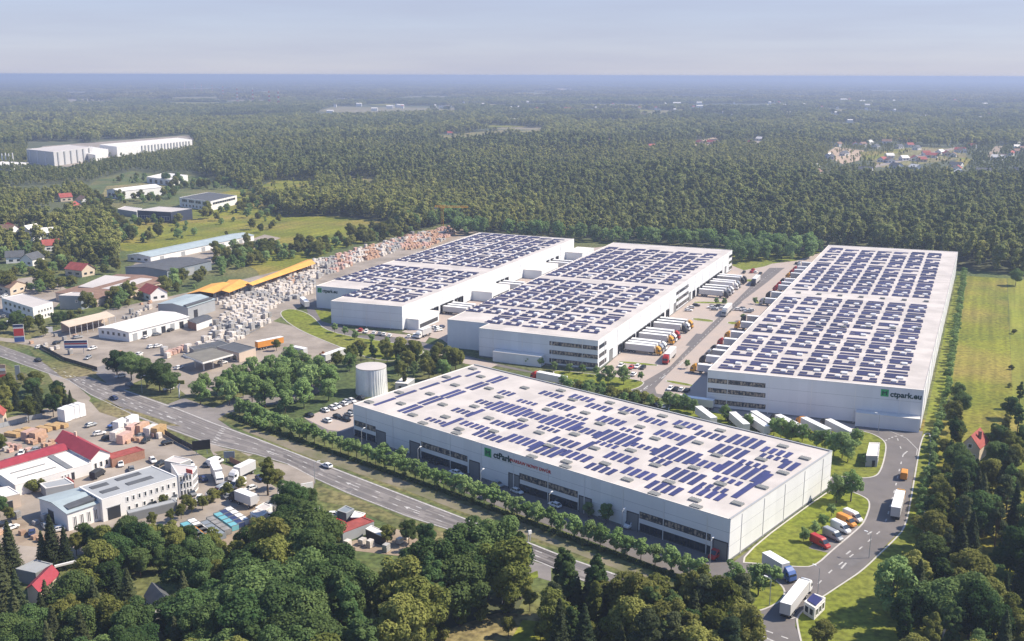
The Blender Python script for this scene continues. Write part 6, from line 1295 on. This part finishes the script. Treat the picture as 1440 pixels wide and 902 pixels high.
# ---------------------------------------------------------------- far woods: stuff, scattered by geometry nodes
def forest_proto(seed, n, size, H, Rr, nl, kind='broad'):
    rng = np.random.default_rng(seed)
    if kind == 'pine': lb = [(rng.uniform(-.5, .5)*Rr, rng.uniform(-.5, .5)*Rr, H*rng.uniform(.45, .93), Rr*rng.uniform(.4, .6)) for _ in range(nl)]
    else: lb = broad_lobes(H, Rr, nl*2, rng, .12)
    P, N_ = lobes_cloud(lb, n, rng, up=1.0); return quads(P, N_, size, rng)
def clump(seed, k, rad, n, size):
    rng = np.random.default_rng(seed); Vs = []; Fs = []; o = 0
    for i in range(k):
        V, F = forest_proto(seed*100+i, n, size, rng.uniform(13, 19), rng.uniform(3.2, 4.8), 6, 'pine' if rng.random() < .4 else 'broad'); r = rad*math.sqrt(rng.random()); a = rng.uniform(0, 6.28)
        V = V+np.array([r*math.cos(a), r*math.sin(a), 0]); Vs.append(V); Fs.append(F+o); o += len(V)
    return np.concatenate(Vs), np.concatenate(Fs)
def proto_col(name, meshes):
    c = bpy.data.collections.new(name)
    for i, me in enumerate(meshes): c.objects.link(bpy.data.objects.new(f'{name}_{"abcdefgh"[i]}', me))
    return c
PATCH = []; rp = random.Random(12)                                  # open fields far out on the plain
while len(PATCH) < 80:
    y = rp.uniform(2300, 9500) if len(PATCH) < 80 else rp.uniform(1000, 1900); x = y*rp.uniform(-.55, .55); rx = rp.uniform(50, 150)*(y/3200); ry = rp.uniform(60, 150)*(y/3200)**1.5
    pts = [Vector((x+rx*math.cos(t*.314)*rp.uniform(.8, 1.1), y+ry*math.sin(t*.314)*rp.uniform(.8, 1.1), 0)) for t in range(20)]
    sheet('field', [(p.x, p.y) for p in pts], rp.choice(['meadow_dry', 'far_fields', 'meadow', 'sand', 'far_fields']), .6+.03*len(PATCH), px=False); PATCH.append((x, y, rx, ry))
C1 = proto_col('near_crown', [mesh_np('crown', *forest_proto(200+i, 380, 1.1, 15+i, 3.5-.2*i, 8, 'pine' if i > 2 else 'broad'), 'leaf_forest' if i < 3 else 'leaf_forest_dark') for i in range(6)])
C2 = proto_col('wood_clump', [mesh_np('clump', *clump(300+i, 7, 11, 130, 2.0), 'leaf_forest' if i < 3 else 'leaf_forest_dark') for i in range(6)])
C3 = proto_col('far_clump', [mesh_np('clump', *clump(400+i, 34, 40, 34, 4.4), 'leaf_far') for i in range(4)])
def scatter(name, label, pts, scl, col, idx=None):
    me = bpy.data.meshes.new(name); n = len(pts); me.vertices.add(n); me.vertices.foreach_set('co', np.ascontiguousarray(pts, dtype=np.float32).ravel())
    for nm, v in (('scl', scl), ('rot', RNG.uniform(0, 6.28, n))):
        a = me.attributes.new(nm, 'FLOAT', 'POINT'); a.data.foreach_set('value', np.ascontiguousarray(v, dtype=np.float32))
    a = me.attributes.new('idx', 'INT', 'POINT'); a.data.foreach_set('value', (RNG.integers(0, len(col.objects), n) if idx is None else idx).astype(np.int32))
    o = link(name, me); ng = bpy.data.node_groups.new(name, 'GeometryNodeTree'); ng.interface.new_socket('Geometry', in_out='INPUT', socket_type='NodeSocketGeometry'); ng.interface.new_socket('Geometry', in_out='OUTPUT', socket_type='NodeSocketGeometry')
    N = ng.nodes; L = ng.links; gi = N.new('NodeGroupInput'); go = N.new('NodeGroupOutput'); ip = N.new('GeometryNodeInstanceOnPoints'); ci = N.new('GeometryNodeCollectionInfo'); ci.inputs[0].default_value = col; ci.inputs['Separate Children'].default_value = True; ci.inputs['Reset Children'].default_value = True
    def attr(nm, ty):
        a = N.new('GeometryNodeInputNamedAttribute'); a.data_type = ty; a.inputs[0].default_value = nm; return a.outputs[0]
    L.new(gi.outputs[0], ip.inputs['Points']); L.new(ci.outputs[0], ip.inputs['Instance']); ip.inputs['Pick Instance'].default_value = True
    L.new(attr('idx', 'INT'), ip.inputs['Instance Index']); L.new(attr('scl', 'FLOAT'), ip.inputs['Scale'])
    cx = N.new('ShaderNodeCombineXYZ'); L.new(attr('rot', 'FLOAT'), cx.inputs[2]); L.new(cx.outputs[0], ip.inputs['Rotation']); L.new(ip.outputs[0], go.inputs[0])
    o.modifiers.new('scatter', 'NODES').node_group = ng
    return tag(o, label, 'woodland', None, 'stuff')
def field_pts(r0, r1, step, half=.60):
    n = int(r1*2*math.tan(half)/step); xs = (np.arange(-n, n)+.5)*step; ys = np.arange(r0*.75, r1, step); X, Y = np.meshgrid(xs, ys); X = X+RNG.uniform(-.45, .45, X.shape)*step; Y = Y+RNG.uniform(-.45, .45, Y.shape)*step; X = X.ravel(); Y = Y.ravel()
    r = np.hypot(X, Y); k = (r >= r0) & (r < r1) & (np.abs(np.arctan2(X, Y)) < half); return X[k], Y[k]
def vnoise(X, Y, s, seed):
    rg = np.random.default_rng(seed); a = 0
    for k in range(5): th = rg.uniform(0, 6.28); ph = rg.uniform(0, 6.28); f = s*rg.uniform(.6, 1.7); a = a+np.sin((X*math.cos(th)+Y*math.sin(th))/f+ph+1.3*np.sin((X*math.sin(th)-Y*math.cos(th))/(f*1.4)+ph*2))
    return a/5
def kind_idx(X, Y, s, seed):
    d = (vnoise(X, Y, s, seed)+RNG.normal(0, .13, len(X)) > .04).astype(int); return d*3+RNG.integers(0, 3, len(X))
HB = [(37,200,128,235),(134,196,272,209),(146,259,232,284),(160,288,275,318),(248,268,340,296),(204,246,240,268)]
def forest_mask(X, Y, clear=True):
    px, py = PJ_np(X, Y); k = in_poly(px, py, FOREST); px = px+vnoise(X, Y, 55, 31)*7; py = py+vnoise(X, Y, 45, 32)*2.2
    for cx, cy, rx, ry in PATCH: k &= ((X-cx)/rx)**2+((Y-cy+60)/(ry+60))**2 > 1+.5*vnoise(X, Y, rx*.5, 33)
    for poly, m in CLEAR:
        keep = RNG.random(px.shape) < (.16 if poly[0][0] > 1100 else .03)
        for dy in ((0, 3, 6) if poly[0][1] < 175 else (0, 4, 8)): k &= ~in_poly(px, py-dy, poly) | keep
    for x0, y0, x1, y1 in HB: k &= ~((px > x0) & (px < x1) & (py > y0) & (py < y1))
    return k, px, py
def near_houses(X, Y, lst, d):
    k = np.ones(X.shape, bool)
    for h in lst: p = G(h[0], h[1]); k &= ~((np.abs(X-p.x) < d) & (Y > p.y-d*2.6) & (Y < p.y+d*.7))
    return k
X, Y = field_pts(560, 1950, 4.7); k, px, py = forest_mask(X, Y); k &= near_houses(X, Y, hs+far+[(622,321),(640,319)], 15); v = vnoise(X, Y, 90, 1)
low = ((px < 285) & (py > 205) & (py < 262)) | ((px > 1150) & (py > 196) & (py < 262)); v = np.where(low, -1.35, v)
sp = (px < 175) & (py > 235); k &= ~(sp & (vnoise(X, Y, 30, 2) > .22))
vil = (px > 1160) & (px < 1440) & (py > 200) & (py < 246); k &= ~(vil & (RNG.random(X.shape) < .5))
X, Y, v = X[k], Y[k], v[k]; scatter('woodland', 'dense mixed wood beyond the warehouses and the meadow', np.stack([X, Y, 0*X], 1), (.92+.30*v)*np.where(RNG.random(len(X)) < .12, 1.25, 1.0)*RNG.uniform(.62, 1.2, len(X)), C1, kind_idx(X, Y, 95, 21))
# scattered trees and scrub on the left meadow
mp = [([(168,352),(172,320),(250,300),(262,288),(345,264),(400,308),(380,330),(350,346),(300,346),(210,356)], 10, .30), ([(300,354),(345,348),(400,351),(470,340),(550,324),(552,332),(470,355),(372,398),(330,398),(300,420),(262,408),(300,372)], 6.5, .74), ([(110,430),(165,420),(250,392),(262,398),(250,412),(190,430),(120,446)], 6, .8), ([(30,404),(95,395),(75,412),(40,416)], 6, .8), ([(0,340),(60,345),(120,366),(165,372),(172,384),(120,398),(60,392),(0,400)], 7, .62), ([(250,262),(345,250),(352,268),(270,282)], 9, .6), ([(300,300),(340,284),(372,282),(380,292),(340,300)], 9, .6), ([(446,258),(500,275),(560,300),(470,302),(440,285)], 8, .7), ([(548,322),(600,322),(560,338),(500,346),(540,332)], 7, .7), ([(190,318),(250,312),(300,316),(240,330)], 13, .3), ([(0,400),(22,410),(0,416)], 6, .7), ([(150,256),(200,246),(262,244),(264,264),(235,288),(180,292),(150,282)], 10, .55), ([(110,262),(150,290),(190,330),(185,345),(150,330),(120,300)], 7, .9)]
XX = []; SS = []
for poly, st_, dens in mp:
    X, Y = field_pts(420, 1300, st_); px, py = PJ_np(X, Y); k = in_poly(px, py, poly) & (RNG.random(X.shape) < dens)
    for q in NOGO+[c_[0] for c_ in CLEAR]+[[(176,356),(360,326),(362,340),(212,370)],[(172,372),(300,362),(300,390),(176,396)],[(70,400),(245,380),(245,400),(135,432)],[(160,288),(275,288),(275,312),(160,312)],[(148,258),(230,258),(230,279),(148,279)],[(204,243),(266,243),(266,258),(204,258)],[(248,268),(340,266),(340,296),(248,296)]]: k &= ~in_poly(px, py, q)
    k &= near_houses(X, Y, hs, 10)
    XX.append(np.stack([X[k], Y[k], 0*X[k]-.8], 1)); SS.append(RNG.uniform(.28, .9, k.sum()))
scatter('meadow_scrub', 'scattered bushes and small trees on the left meadow and yard edges', np.concatenate(XX), np.concatenate(SS), proto_col('scrub_crown', [TREES[q][0] for q in ('cg0', 'light0', 'cg1', 'light1', 'light2')]))
# belt of lighter trees directly behind the three far warehouses
XX = []
for poly in ([(636,322),(672,324),(690,330),(860,338),(1030,347),(1160,352),(1150,366),(1028,372),(1020,352),(868,344),(800,340),(690,332),(640,332)], [(566,330),(600,321),(655,314),(650,300),(560,312)]):
    X, Y = field_pts(560, 900, 8.0); px, py = PJ_np(X, Y); k = in_poly(px, py, poly); XX.append(np.stack([X[k], Y[k], 0*X[k]], 1))
XX = np.concatenate(XX); CY = proto_col('belt_crown', [TREES[f'cg{i}'][0] for i in range(3)]); scatter('tree_belt', 'belt of rounded green trees directly behind the warehouses', XX, RNG.uniform(.8, 1.25, len(XX)), CY)
X, Y = field_pts(1950, 5200, 17); k, px, py = forest_mask(X, Y); k &= near_houses(X, Y, far, 18); k &= near_houses(X, Y, [h for h in hor if h[1] > 137], 34); vil = (px > 1160) & (py > 196) & (py < 240); k &= ~(vil & (RNG.random(X.shape) < .4))
band = (py > 146) & (py < 168); k &= ~(band & (vnoise(X, Y*.6, 150, 8) > .26))
X, Y = X[k], Y[k]; v = vnoise(X, Y, 260, 3); scatter('woodland', 'far wood stretching to the villages', np.stack([X, Y, 0*X], 1), (.95+.28*v)*RNG.uniform(.8, 1.25, len(X)), C2, kind_idx(X, Y, 210, 22))
X, Y = field_pts(5200, 21000, 66); v = vnoise(X, Y*.5, 700, 4)+.5*vnoise(X, Y*.4, 260, 6); k = v < .55
for cx, cy, rx, ry in PATCH: k &= ((X-cx)/rx)**2+((Y-cy+90)/(ry+90))**2 > 1
k &= near_houses(X, Y, [h for h in hor if h[1] < 146], 70); X, Y, v = X[k], Y[k], v[k]; scatter('woodland', 'blue hazy woods towards the horizon', np.stack([X, Y, 0*X], 1), RNG.uniform(.75, 1.35, len(X)), C3)
sheet('far_plain', [(-60000+30900, 44900), (-29000, 5400), (29000, 5400), (29000, 44900)], 'far_plain_mat' if 'far_plain_mat' in MATS else 'forest_floor', 0.5, px=False)

number_rows()
# ---------------------------------------------------------------- haze
g = MB(); g.box((0, 22350, 60.5), (57900, 45100, 123)); o = g.build('haze', 'white'); o.data.materials.clear()
hm = bpy.data.materials.new('haze_air'); hm.use_nodes = True; t = hm.node_tree; t.nodes.remove(t.nodes['Principled BSDF']); pv = t.nodes.new('ShaderNodeVolumePrincipled')
pv.inputs['Color'].default_value = (0.44, 0.525, 0.755, 1); pv.inputs['Density'].default_value = HAZE_DENSITY; pv.inputs['Anisotropy'].default_value = 0.15
t.links.new(pv.outputs[0], t.nodes['Material Output'].inputs['Volume']); o.data.materials.append(hm); tag(o, kind='stuff'); o.display_type = 'WIRE'
o['label'] = 'thin summer haze over the whole plain'; o['category'] = 'haze'
